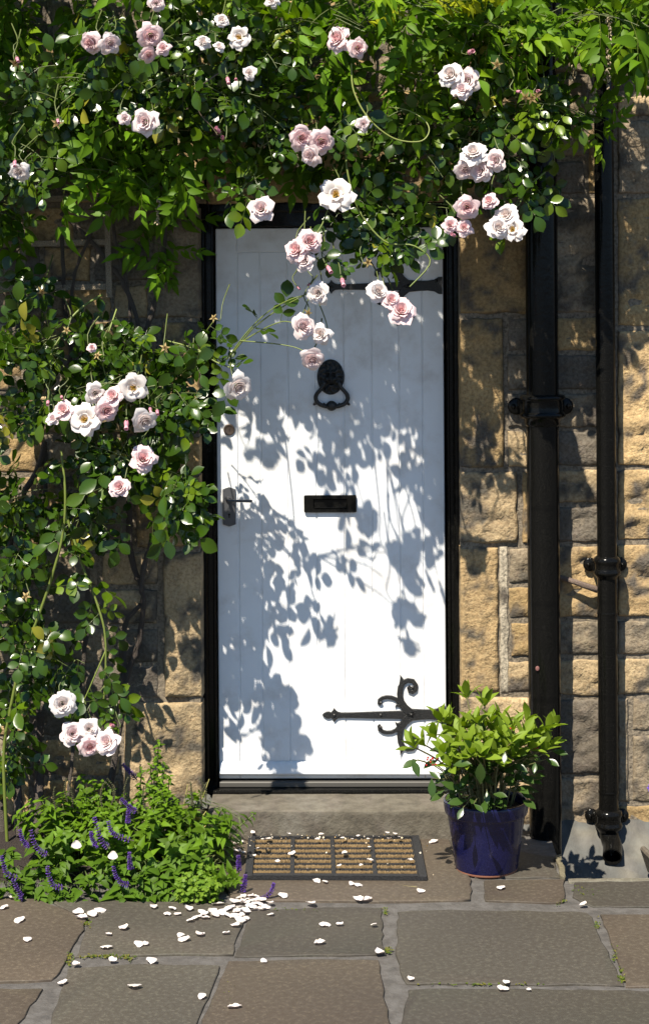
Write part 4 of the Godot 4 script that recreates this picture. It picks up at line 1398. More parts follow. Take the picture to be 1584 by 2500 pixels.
func make_bloom_kinds() -> void:
	for kind in ["pink", "pale", "white", "blown"]:
		bloom_kinds[kind] = []
		for variant in 5:
			var inner: Color = {"pink": Color(0.80, 0.54, 0.545), "pale": Color(0.78, 0.64, 0.64), "white": Color(0.79, 0.72, 0.68), "blown": Color(0.78, 0.71, 0.62)}[kind]
			var outer: Color = {"pink": Color(0.81, 0.65, 0.65), "pale": Color(0.81, 0.71, 0.695), "white": Color(0.79, 0.75, 0.73), "blown": Color(0.80, 0.755, 0.725)}[kind]
			var heart := MB.new()
			var lay := func(n, rho0, rho1, h0, h1, half, rec, b, t):
				var ph := rf(0, TAU)
				for k in n:
					var pb := rose_petal(rho0, rho1 * rf(0.92, 1.08), h0, h1 * rf(0.93, 1.06), half, rec, b, t)
					heart.add(pb, Transform3D(Basis(Vector3(0, 0, 1), ph + TAU * k / n + rf(-0.3, 0.3)), Vector3.ZERO))
			if kind != "blown":
				lay.call(3, 0.002, 0.0045, -0.004, 0.0205, 1.25, 0.0, inner, inner)
				lay.call(4, 0.004, 0.0095, -0.006, 0.0215, 1.0, 0.001, inner, inner.lerp(outer, 0.3))
				lay.call(5, 0.006, 0.0155, -0.008, 0.0205, 0.85, 0.002, inner, inner.lerp(outer, 0.6))
				lay.call(5, 0.007, 0.0215, -0.010, 0.0175, 0.8, 0.003, inner.lerp(outer, 0.3), outer)
			else:
				lay.call(5, 0.004, 0.016, -0.006, 0.012, 0.7, 0.002, inner, outer)
				for k in 40:
					heart.col = Color(0.60, 0.38, 0.05)
					var d := Vector3(rf(-1, 1), rf(-1, 1), 0) * 0.008
					heart.tube(PackedVector3Array([d * 0.2, d + Vector3(0, 0, rf(0.006, 0.011))]), PackedFloat32Array([0.0004, 0.0009]), 4)
			# green calyx behind
			heart.col = Color(0.10, 0.15, 0.035)
			heart.lathe(Vector3(0, 0, -0.016), [Vector2(0.0012, -0.010), Vector2(0.0050, -0.004), Vector2(0.0052, 0.002), Vector2(0.0030, 0.006)], 8, Basis(Vector3(1, 0, 0), PI / 2))
			var petals := []
			var spread := [[6, 0.027, 0.031, 0.010, 0.75], [5, 0.034, 0.036, 0.000, 0.85]] if kind != "blown" else [[5, 0.033, 0.036, 0.006, 0.75], [5, 0.038, 0.041, -0.002, 0.8]]
			for sp in spread:
				var ph := rf(0, TAU)
				for k in sp[0]:
					var pb := rose_petal(0.006, rf(sp[1], sp[2]), -0.011, sp[3] + rf(-0.004, 0.006), sp[4] * rf(0.8, 1.15), rf(0.001, 0.009), inner.lerp(outer, 0.5), outer, rf(0.3, 1.2))
					petals.append([pb.mesh(), Transform3D(Basis(Vector3(0, 0, 1), ph + TAU * k / sp[0] + rf(-0.3, 0.3)), Vector3.ZERO)])
			bloom_kinds[kind].append([heart.mesh(), petals])
	bloom_kinds["bud"] = []
	for variant in 3:
		var b := MB.new()
		for k in 4:
			b.add(rose_petal(0.001, 0.0075, -0.004, 0.026, 1.2, -0.004, Color(0.62, 0.26, 0.33), Color(0.74, 0.42, 0.48)), Transform3D(Basis(Vector3(0, 0, 1), k * 1.57 + rf(-0.2, 0.2)), Vector3.ZERO))
		b.col = Color(0.62, 0.26, 0.33)
		b.ball(Vector3(0, 0, 0.010), Vector3(0.0072, 0.0072, 0.015), 8)
		b.col = Color(0.10, 0.15, 0.035)
		b.ball(Vector3(0, 0, -0.007), Vector3(0.0048, 0.0048, 0.007), 8)
		for k in 5:
			blade(b, Transform3D(Basis(Vector3(0, 0, 1), k * 1.257) * Basis(Vector3(1, 0, 0), rf(0.7, 1.3)), Vector3(0, 0, -0.004)), 0.018, 0.006, LANCE, 0.3, 0.2, Color(0.11, 0.16, 0.04))
		bloom_kinds["bud"].append([b.mesh(), []])
	bloom_kinds["spent"] = []
	for variant in 2:
		var b := MB.new()
		for k in 5:
			blade(b, Transform3D(Basis(Vector3(0, 0, 1), k * 1.257) * Basis(Vector3(1, 0, 0), rf(0.0, 0.5)), Vector3.ZERO), 0.022, 0.008, LANCE, 0.3, 0.2, Color(0.36, 0.26, 0.10))
		for k in 30:
			b.col = Color(0.34, 0.22, 0.08)
			var d := Vector3(rf(-1, 1), rf(-1, 1), 0) * 0.008
			b.tube(PackedVector3Array([Vector3.ZERO, d + Vector3(0, 0, rf(0.003, 0.009))]), PackedFloat32Array([0.0006, 0.0006]), 3, false)
		b.col = Color(0.12, 0.15, 0.04)
		b.ball(Vector3(0, 0, -0.007), Vector3(0.006, 0.006, 0.007), 8)
		bloom_kinds["spent"].append([b.mesh(), []])

func bloom(p: Plant, kind: String, at: Vector3, size: float, facing := Vector3.ZERO) -> void:
	if facing == Vector3.ZERO:
		facing = Vector3(rf(-0.65, 0.55), rf(-0.55, 0.6), 1.0)
		if kind == "bud":
			facing = Vector3(rf(-0.5, 0.5), rf(-0.9, 0.6), 0.7)
		elif kind == "blown":
			facing = Vector3(rf(-0.3, 0.3), rf(-0.2, 0.25), 1.0)
	facing = facing.normalized()
	var set_: Array = bloom_kinds[kind]
	var v: Array = set_[rng.randi() % set_.size()]
	var b := frame_of(Vector3(rf(-1, 1), rf(-1, 1), 0.1).cross(facing), facing).scaled_local(Vector3.ONE * size)
	var o := put({"bud": "rosebud", "spent": "spent_bloom"}.get(kind, "rose_bloom"), v[0], M.petal, p.node, Transform3D(b, at))
	open_blooms.append([at, (CAM - at).normalized().lerp(facing, 0.4).normalized(), 0.058 * size if kind != "bud" and kind != "spent" else 0.02])
	for q in v[1]:
		put("petal", q[0], M.petal, o, q[1])
	# its stalk, bending up and back into the leaves
	var back := at - facing * 0.02 * size
	p.twigs.tube(smooth_path([back, back - facing * 0.03 + Vector3(0, 0.012, 0), back + Vector3(rf(-0.02, 0.02), 0.055, -0.05), back + Vector3(rf(-0.04, 0.04), 0.12, -0.13)], 8), taper(9, 0.0019, 0.0026), 4, false)

# patches of leafy shoots: [x, y, half width, half height (picture as shown at 1526 wide), nearest, farthest from the wall, shoots]
func patches(p: Plant, list: Array, pool: Array, leaves: int, length: float, sag: float, size := 1.0) -> void:
	for q in list:
		for k in q[6]:
			var a := rf(0, TAU)
			var r := sqrt(rng.randf())
			var z := lerpf(q[4], q[5], pow(rng.randf(), 0.8))
			var at := D(q[0] + cos(a) * r * q[2], q[1] + sin(a) * r * q[3], z)
			var dir := Vector3(cos(a) * 0.8 + rf(-0.5, 0.5), rf(-0.5, 0.5) - sin(a) * 0.3, rf(-0.1, 0.6))
			var ln := length * rf(0.6, 1.2)
			shoot(p, pool, at - dir.normalized() * ln * 0.5, dir, ln, leaves + rng.randi_range(-1, 1), sag, size * rf(0.85, 1.15))

func cane(p: Plant, pool: Array, ctrl: Array, r0: float, r1: float, leaves: int, col := Color(0.13, 0.17, 0.035), size := 1.0) -> void:
	var pts := []
	for q in ctrl:
		pts.append(S(q[0], q[1], q[2]))
	var path := smooth_path(pts, pts.size() * 4)
	var mb := MB.new()
	mb.col = col
	mb.tube(path, taper(path.size(), r0, r1), 7)
	part("cane", mb, M.cane, p.node)
	if leaves:
		leaves_along(p, pool, path, leaves, size)

func build_climbers() -> void:
	make_bloom_kinds()
	var rl := []
	for k in 5:
		rl.append(rose_leaf(Color(0.031, 0.066, 0.005) * rf(0.8, 1.25)))
	rl.append(rose_leaf(Color(0.065, 0.115, 0.006)))
	rl.append(rose_leaf(Color(0.095, 0.15, 0.008)))
	rl.append(rose_leaf(Color(0.22, 0.21, 0.025)))
	var all := [0, 1, 2, 3, 4, 0, 1, 2, 3, 4, 5, 6, 0, 1, 2, 3, 4, 0, 1, 2, 3, 4, 5, 6, 0, 1, 2, 3, 4, 0, 1, 2, 3, 4, 5, 6, 7]
	var wl := []
	for k in 4:
		wl.append(wisteria_leaf(Color(0.092, 0.185, 0.007) * rf(0.85, 1.2)))
	wl.append(wisteria_leaf(Color(0.27, 0.30, 0.010)))
	wl.append(wisteria_leaf(Color(0.15, 0.25, 0.008)))
	# wisteria
	var w := start_plant(thing("wisteria", "wisteria with drooping pointed leaves massed along the top of the wall", "vine"), wl)
	patches(w, [[1000, 25, 420, 60, 0.35, 0.75, 46], [1400, 35, 125, 45, 0.3, 0.66, 18], [1170, 130, 130, 50, 0.3, 0.6, 11], [900, 160, 120, 60, 0.25, 0.6, 10], [600, 180, 110, 80, 0.16, 0.36, 10], [1490, 90, 35, 25, 0.3, 0.5, 4]], [0, 1, 2, 3, 5, 5], 3, 0.22, 0.7)
	patches(w, [[320, 320, 130, 60, 0.22, 0.48, 18], [260, 390, 70, 20, 0.25, 0.45, 6], [410, 390, 30, 20, 0.25, 0.42, 4], [110, 220, 90, 80, 0.15, 0.34, 9], [365, 560, 40, 50, 0.16, 0.22, 3], [690, 380, 30, 30, 0.2, 0.32, 3], [40, 480, 30, 20, 0.16, 0.24, 2]], [0, 1, 2, 3], 3, 0.2, 1.0, 1.05)
	patches(w, [[300, -130, 430, 110, 0.2, 0.7, 34], [1000, -130, 500, 110, 0.2, 0.58, 20], [750, -330, 800, 110, 0.2, 0.6, 18], [150, -470, 500, 90, 0.2, 0.65, 26], [-170, 180, 110, 150, 0.2, 0.6, 14], [-180, -120, 140, 110, 0.2, 0.6, 14], [-200, 480, 80, 100, 0.2, 0.45, 8], [40, 40, 70, 60, 0.15, 0.24, 7]], [0, 1, 2, 3, 5], 3, 0.24, 0.6)
	patches(w, [[780, 35, 70, 35, 0.66, 0.74, 7], [1000, 15, 90, 25, 0.66, 0.74, 3]], [4], 3, 0.12, 0.1, 0.78)
	patches(w, [[1385, 285, 45, 40, 0.35, 0.5, 4]], [5, 1], 2, 0.16, 0.6, 0.9)
	# a long bare tendril looping before the leaves
	var tb := MB.new()
	tb.col = Color(0.19, 0.22, 0.05)
	tb.tube(smooth_path([D(826, 150, 0.66), D(832, 215, 0.68), D(868, 280, 0.70), D(925, 325, 0.70), D(985, 333, 0.70), D(1008, 312, 0.69), D(1000, 285, 0.67), D(960, 260, 0.65), D(915, 252, 0.62)], 48), taper(49, 0.0032, 0.0016), 6)
	part("tendril", tb, M.cane, w.node)
	tb = MB.new()
	tb.col = Color(0.15, 0.16, 0.05)
	tb.tube(smooth_path([D(1292, 200, 0.5), D(1296, 270, 0.52), D(1298, 320, 0.52), D(1303, 380, 0.51)], 16), taper(17, 0.002, 0.001), 5)
	part("tendril", tb, M.cane, w.node)
	tb = MB.new()
	tb.col = Color(0.14, 0.10, 0.07)
	tb.tube(smooth_path([D(575, 110, 0.6), D(550, 150, 0.62), D(500, 182, 0.63), D(466, 212, 0.63), D(468, 262, 0.61), D(500, 300, 0.60), D(512, 318, 0.6)], 32), taper(33, 0.0026, 0.0016), 6)
	part("tendril", tb, M.cane, w.node)
	# faded flower tassels
	for q in [[1432, 120, 85, 0.62], [1352, 150, 40, 0.58], [1395, 255, 40, 0.5], [700, 350, 40, 0.55], [376, 498, 32, 0.42], [1015, 355, 30, 0.5], [1065, 250, 30, 0.5], [1030, 285, 30, 0.5], [620, 330, 25, 0.5]]:
		var r := MB.new()
		var a := D(q[0], q[1] - q[2], q[3])
		var b := D(q[0] - 6, q[1] + q[2], q[3] + 0.01)
		r.col = Color(0.22, 0.17, 0.09)
		r.tube(PackedVector3Array([a, a.lerp(b, 0.5), b]), PackedFloat32Array([0.0016, 0.0012, 0.0008]), 4, false)
		var n: int = q[2]
		for k in n:
			var at := a.lerp(b, float(k) / n) + rv() * 0.010
			r.col = Color(0.36, 0.29, 0.19) * rf(0.6, 1.25)
			r.ball(at, Vector3(0.0032, 0.0055, 0.0028) * rf(0.7, 1.3), 5, Basis.from_euler(rv()))
		part("faded_tassel", r, M.plain, w.node)
	# rose over the door
	var p := start_plant(thing("climbing_rose", "climbing rose arching over the door with pale pink blooms hanging before it", "rose", Vector3.ZERO), rl)
	patches(p, [[150, 210, 110, 70, 0.3, 0.58, 15], [420, 170, 130, 100, 0.32, 0.62, 26], [620, 270, 70, 70, 0.3, 0.62, 15], [45, 380, 45, 50, 0.35, 0.55, 8], [750, 330, 80, 50, 0.35, 0.62, 10], [860, 480, 55, 45, 0.4, 0.6, 9], [910, 560, 45, 15, 0.45, 0.6, 4], [950, 300, 80, 80, 0.3, 0.6, 10], [1110, 350, 80, 60, 0.36, 0.6, 9], [1200, 270, 70, 50, 0.35, 0.6, 9], [560, 80, 100, 70, 0.35, 0.66, 11], [1250, 430, 15, 25, 0.45, 0.55, 2], [985, 480, 20, 20, 0.45, 0.58, 2], [1300, 240, 40, 30, 0.5, 0.62, 4], [330, 20, 160, 30, 0.3, 0.6, 8], [575, 440, 20, 20, 0.4, 0.55, 2]], all, 5, 0.20, 0.6)
	for s in [
		[[[820, 150, 0.5], [840, 330, 0.55], [850, 430, 0.58], [880, 520, 0.6], [940, 590, 0.62], [1010, 600, 0.63], [1050, 640, 0.64], [1000, 700, 0.66]], 0.0042, 0.0022, 9],
		[[[700, 200, 0.45], [650, 330, 0.5], [610, 430, 0.55], [590, 470, 0.57], [612, 490, 0.6]], 0.004, 0.002, 6],
		[[[1120, 60, 0.5], [1160, 150, 0.56], [1195, 210, 0.58], [1200, 260, 0.58], [1150, 330, 0.6]], 0.004, 0.002, 6],
		[[[1330, 420, 0.5], [1285, 460, 0.53], [1265, 500, 0.56], [1230, 520, 0.58]], 0.003, 0.002, 5],
		[[[860, 350, 0.5], [820, 450, 0.55], [790, 540, 0.58], [760, 600, 0.6], [790, 650, 0.62], [840, 680, 0.62]], 0.0035, 0.0018, 9],
		[[[300, 40, 0.45], [390, 140, 0.5], [420, 230, 0.55], [330, 290, 0.6]], 0.004, 0.002, 6]]:
		cane(p, all, s[0], s[1], s[2], s[3])
	var u := 1.0 / 25.0
	for b in [
		["pink", 215, 101, 27], ["pale", 260, 103, 26], ["pink", 355, 84, 30], ["pink", 350, 129, 20], ["pink", 384, 114, 17], ["white", 478, 99, 19], ["white", 516, 110, 14], ["blown", 563, 88, 24], ["white", 522, 48, 18], ["pale", 368, 8, 20], ["white", 587, 172, 17], ["bud", 535, 183, 20], ["bud", 555, 186, 16], ["white", 640, 2, 18], ["pale", 342, 287, 32], ["pale", 294, 279, 16], ["white", 46, 404, 25], ["bud", 36, 378, 20], ["bud", 40, 135, 18], ["spent", 38, 148, 30], ["pink", 795, 92, 31], ["pink", 841, 114, 24], ["white", 1060, 176, 31], ["pale", 1098, 190, 30], ["pale", 1085, 212, 24], ["bud", 1101, 124, 24], ["pink", 709, 325, 30], ["pink", 757, 333, 30], ["pale", 730, 366, 26], ["bud", 517, 312, 20], ["bud", 524, 327, 18], ["pale", 615, 492, 31], ["blown", 790, 458, 36], ["white", 1113, 360, 31], ["pale", 1094, 400, 26], ["pale", 1130, 402, 27], ["pale", 1166, 377, 26], ["pink", 1098, 488, 29], ["pink", 1150, 473, 20], ["pink", 1058, 530, 20], ["pink", 1091, 536, 21], ["bud", 1070, 555, 18], ["white", 1190, 507, 30], ["white", 1172, 536, 28], ["blown", 1205, 540, 25],
		["pink", 728, 569, 31], ["pink", 698, 588, 31], ["pale", 716, 614, 25], ["bud", 770, 627, 24], ["bud", 804, 656, 24], ["white", 888, 686, 28], ["pink", 920, 706, 24], ["pink", 943, 732, 34], ["spent", 865, 618, 22], ["bud", 1215, 215, 16], ["bud", 1268, 214, 16], ["spent", 1168, 152, 26], ["spent", 1235, 228, 26], ["spent", 1250, 232, 26], ["spent", 1262, 224, 22], ["spent", 135, 290, 26], ["bud", 136, 280, 16], ["pale", 855, 292, 18], ["spent", 725, 175, 22]]:
		var z := 0.70 if b[2] < 400 else 0.67
		var pos := D(b[1], b[2], z + rf(-0.015, 0.02))
		bloom(p, b[0], pos, b[3] * u * (1.0 if b[0] != "bud" else 1.15))
	# rose left of the door
	var q := start_plant(thing("climbing_rose", "climbing rose on the wall left of the door, blooms clustered at mid height", "rose", Vector3.ZERO), rl)
	patches(q, [[200, 820, 180, 30, 0.25, 0.45, 13], [340, 900, 110, 60, 0.25, 0.5, 20], [110, 930, 90, 60, 0.25, 0.45, 9], [290, 1050, 90, 60, 0.25, 0.45, 13], [440, 950, 25, 70, 0.25, 0.45, 6], [40, 1150, 40, 70, 0.22, 0.4, 6], [-40, 1010, 60, 90, 0.25, 0.45, 6], [-60, 1300, 60, 150, 0.25, 0.45, 5], [190, 1200, 70, 50, 0.22, 0.4, 6], [420, 1170, 20, 60, 0.38, 0.56, 8], [80, 1420, 45, 100, 0.22, 0.38, 5], [45, 1640, 25, 80, 0.22, 0.38, 4], [15, 790, 25, 40, 0.25, 0.4, 3], [35, 1320, 35, 70, 0.22, 0.38, 4], [130, 1560, 35, 80, 0.22, 0.38, 4], [25, 1800, 25, 50, 0.22, 0.36, 3], [15, 500, 25, 30, 0.22, 0.36, 3], [20, 680, 20, 30, 0.22, 0.36, 2], [450, 820, 25, 10, 0.3, 0.45, 2]], all, 5, 0.18, 0.5)
	for s in [
		[[[20, 2082, 0.35], [10, 1850, 0.36], [25, 1740, 0.37], [52, 1620, 0.38], [100, 1490, 0.39], [130, 1400, 0.40], [155, 1300, 0.40], [160, 1200, 0.40], [150, 1100, 0.38]], 0.0062, 0.0042, 14],
		[[[160, 1250, 0.36], [205, 1390, 0.38], [240, 1480, 0.40], [258, 1560, 0.41], [256, 1680, 0.41], [245, 1790, 0.42]], 0.0052, 0.0028, 14],
		[[[258, 1590, 0.41], [232, 1650, 0.42], [205, 1710, 0.42], [175, 1755, 0.42]], 0.003, 0.0018, 5],
		[[[258, 1620, 0.41], [275, 1690, 0.41], [282, 1750, 0.41], [278, 1775, 0.41]], 0.003, 0.0014, 4],
		[[[250, 720, 0.3], [208, 745, 0.34], [172, 780, 0.37], [150, 820, 0.40], [126, 862, 0.42], [125, 915, 0.43], [118, 958, 0.44], [130, 990, 0.45]], 0.0045, 0.002, 8],
		[[[285, 755, 0.33], [270, 800, 0.37], [248, 860, 0.40], [262, 930, 0.43]], 0.003, 0.002, 5],
		[[[480, 850, 0.38], [530, 885, 0.42], [560, 870, 0.46], [590, 835, 0.48], [620, 800, 0.50], [680, 755, 0.52], [735, 725, 0.55], [770, 705, 0.57]], 0.0032, 0.0016, 2],
		[[[560, 870, 0.45], [600, 815, 0.49], [650, 765, 0.52], [700, 735, 0.55], [750, 718, 0.57]], 0.0026, 0.0014, 1],
		[[[590, 835, 0.48], [640, 805, 0.51], [690, 785, 0.54], [725, 792, 0.56]], 0.0024, 0.0014, 1],
		[[[585, 832, 0.48], [660, 838, 0.52], [720, 848, 0.55], [755, 865, 0.57]], 0.0024, 0.0014, 0],
		[[[400, 830, 0.36], [470, 850, 0.40], [530, 885, 0.43], [565, 900, 0.45], [578, 925, 0.47]], 0.003, 0.0018, 6],
		[[[495, 825, 0.4], [510, 800, 0.42], [524, 782, 0.43]], 0.0022, 0.0014, 2]]:
		cane(q, all, s[0], s[1], s[2], s[3], Color(0.15, 0.19, 0.035) * rf(0.85, 1.1))
	for b in [
		["white", 748, 690, 28, 0.58], ["pale", 713, 768, 30, 0.58], ["white", 755, 785, 25, 0.58], ["pale", 735, 845, 29, 0.58], ["white", 560, 910, 34, 0.50], ["white", 225, 925, 26, 0.47], ["pink", 266, 932, 26, 0.48], ["blown", 315, 912, 30, 0.48], ["pink", 250, 966, 30, 0.49], ["pink", 150, 965, 26, 0.47], ["pale", 125, 985, 16, 0.47], ["blown", 200, 987, 34, 0.49], ["white", 340, 990, 31, 0.49], ["bud", 298, 990, 26, 0.49], ["bud", 370, 965, 18, 0.47], ["bud", 353, 958, 18, 0.47], ["bud", 114, 943, 18, 0.46], ["bud", 145, 932, 16, 0.46], ["bud", 118, 975, 18, 0.46], ["pink", 337, 1080, 33, 0.48], ["pink", 282, 1146, 26, 0.47], ["white", 148, 1656, 33, 0.43], ["pale", 172, 1726, 30, 0.44], ["white", 210, 1714, 26, 0.43], ["pink", 212, 1756, 27, 0.46], ["pale", 252, 1746, 31, 0.46], ["bud", 269, 1708, 18, 0.43], ["spent", 503, 748, 20, 0.43], ["spent", 388, 818, 24, 0.44], ["spent", 157, 777, 20, 0.4], ["spent", 100, 685, 26, 0.3], ["pink", 217, 818, 12, 0.43], ["spent", 230, 836, 22, 0.43], ["spent", 62, 1402, 24, 0.38], ["bud", 700, 675, 12, 0.55], ["bud", 728, 668, 12, 0.56], ["spent", 725, 735, 18, 0.57]]:
		bloom(q, b[0], D(b[1], b[2], b[4] + 0.05 + rf(-0.01, 0.01)), b[3] * u * (1.0 if b[0] != "bud" else 1.15))
	finish_plant(w, M.soft_leaf)
	finish_plant(p, M.rose_leaf)
	finish_plant(q, M.rose_leaf)

# ---------- flower bed ----------
func bed_leaf(col: Color) -> MB:
	var mb := MB.new()
	blade(mb, Transform3D(), 0.054, 0.027, OVATE, rf(0.1, 0.45), rf(0.1, 0.4), col)
	return mb

func palmate_leaf(col: Color) -> MB:
	var mb := MB.new()
	for k in 5:
		var a := (k - 2) * 0.62
		blade(mb, xf(Vector3.ZERO, a, rf(-0.15, 0.15), 0), 0.040 - 0.005 * absf(k - 2), 0.026, [0.1, 0.35, 1.0, 0.8, 0.75, 0.0], 0.2, 0.1, col * rf(0.9, 1.1))
	return mb

func trefoil(col: Color) -> MB:
	var mb := MB.new()
	for k in 3:
		blade(mb, xf(Vector3.ZERO, k * 2.09, -0.2, 0), 0.013, 0.013, [0.1, 0.7, 1.0, 0.9, 0.4], 0.1, 0.1, col)
	return mb

func spike(parent: Node, pts: Array, purple := true) -> void:
	var path := smooth_path(pts, 14)
	var mb := MB.new()
	mb.col = Color(0.07, 0.06, 0.035)
	mb.tube(path, taper(15, 0.0020, 0.0012), 4, false)
	var n := path.size()
	var whorls := 13
	for k in whorls * 7:
		var f := 0.10 + 0.90 * (k / 7 + rf(-0.12, 0.12) + 0.5) / whorls
		var i := clampi(int(f * (n - 1)), 0, n - 2)
		var d := (path[i + 1] - path[i]).normalized()
		var at := path[i].lerp(path[i + 1], f * (n - 1) - i)
		var a := k * TAU / 7.0 + k / 7 * 0.5
		var x := d.cross(Vector3(0.2, 0.1, 1)).normalized()
		var o := (x * cos(a) + d.cross(x) * sin(a))
		var r := (0.0068 if purple else 0.0022) * (1.15 - 0.75 * f) * rf(0.75, 1.2)
		var open := purple and rng.randf() > 0.3  # random choice between a brighter and a duller floret purple
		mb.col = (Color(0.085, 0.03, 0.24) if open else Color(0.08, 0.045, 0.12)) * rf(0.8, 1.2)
		if not purple:
			mb.col = Color(0.10, 0.10, 0.04) * rf(0.7, 1.2)
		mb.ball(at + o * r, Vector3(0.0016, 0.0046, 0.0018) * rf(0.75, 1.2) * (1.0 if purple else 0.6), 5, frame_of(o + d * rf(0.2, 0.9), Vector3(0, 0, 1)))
	part("flower_spike", mb, M.plain, parent)

func bushy(called: String, label: String, spots: Array, leafset: Array, pairs: float, leaf_size: float, m: Material) -> Plant:
	# spots: [base x, base z, tip x, tip y, tip z] in metres
	var at := Vector3(spots[0][0], 0, spots[0][1])
	var p := start_plant(thing(called, label, "plant"), leafset)
	var pool := range(leafset.size())
	for s in spots:
		var a := Vector3(s[0], 0.0, s[1])
		var b := Vector3(s[2], s[3], s[4])
		var path := smooth_path([a, a.lerp(b, 0.5) + Vector3((a.x - b.x) * 0.15, 0.02, (a.z - b.z) * 0.2), b], 10)
		p.twigs.col = Color(0.10, 0.14, 0.035)
		p.twigs.tube(path, taper(11, 0.0026, 0.0014), 4, false)
		var n := maxi(3, int(a.distance_to(b) * pairs))
		for k in n:
			var f := pow((k + 1.0) / n, 0.8) * 9.99
			var i := int(f)
			var pos := path[i].lerp(path[i + 1], f - i)
			var d := (path[i + 1] - path[i]).normalized()
			var ph := PI / 2 * (k % 2) + rf(-0.4, 0.4) + 0.5
			var x := d.cross(Vector3(0.05, 0.1, 1)).normalized()
			var sz := leaf_size * lerpf(1.15, 0.55, pow((k + 1.0) / n, 2.0)) * rf(0.8, 1.2)
			for sgn in [-1, 1]:
				var o: Vector3 = (x * cos(ph) + d.cross(x) * sin(ph)) * sgn
				add_leaf(p, pool, pos, o + d * rf(0.0, 0.6) + Vector3(0, -0.15, 0.15), d + Vector3(0, 0.2, 0.3), sz)
				if rng.randf() < 0.45:
					add_leaf(p, pool, pos, o.rotated(d, 0.8) + d * rf(0.3, 0.9), d + Vector3(0, 0.2, 0.3), sz * 0.6)
	return p

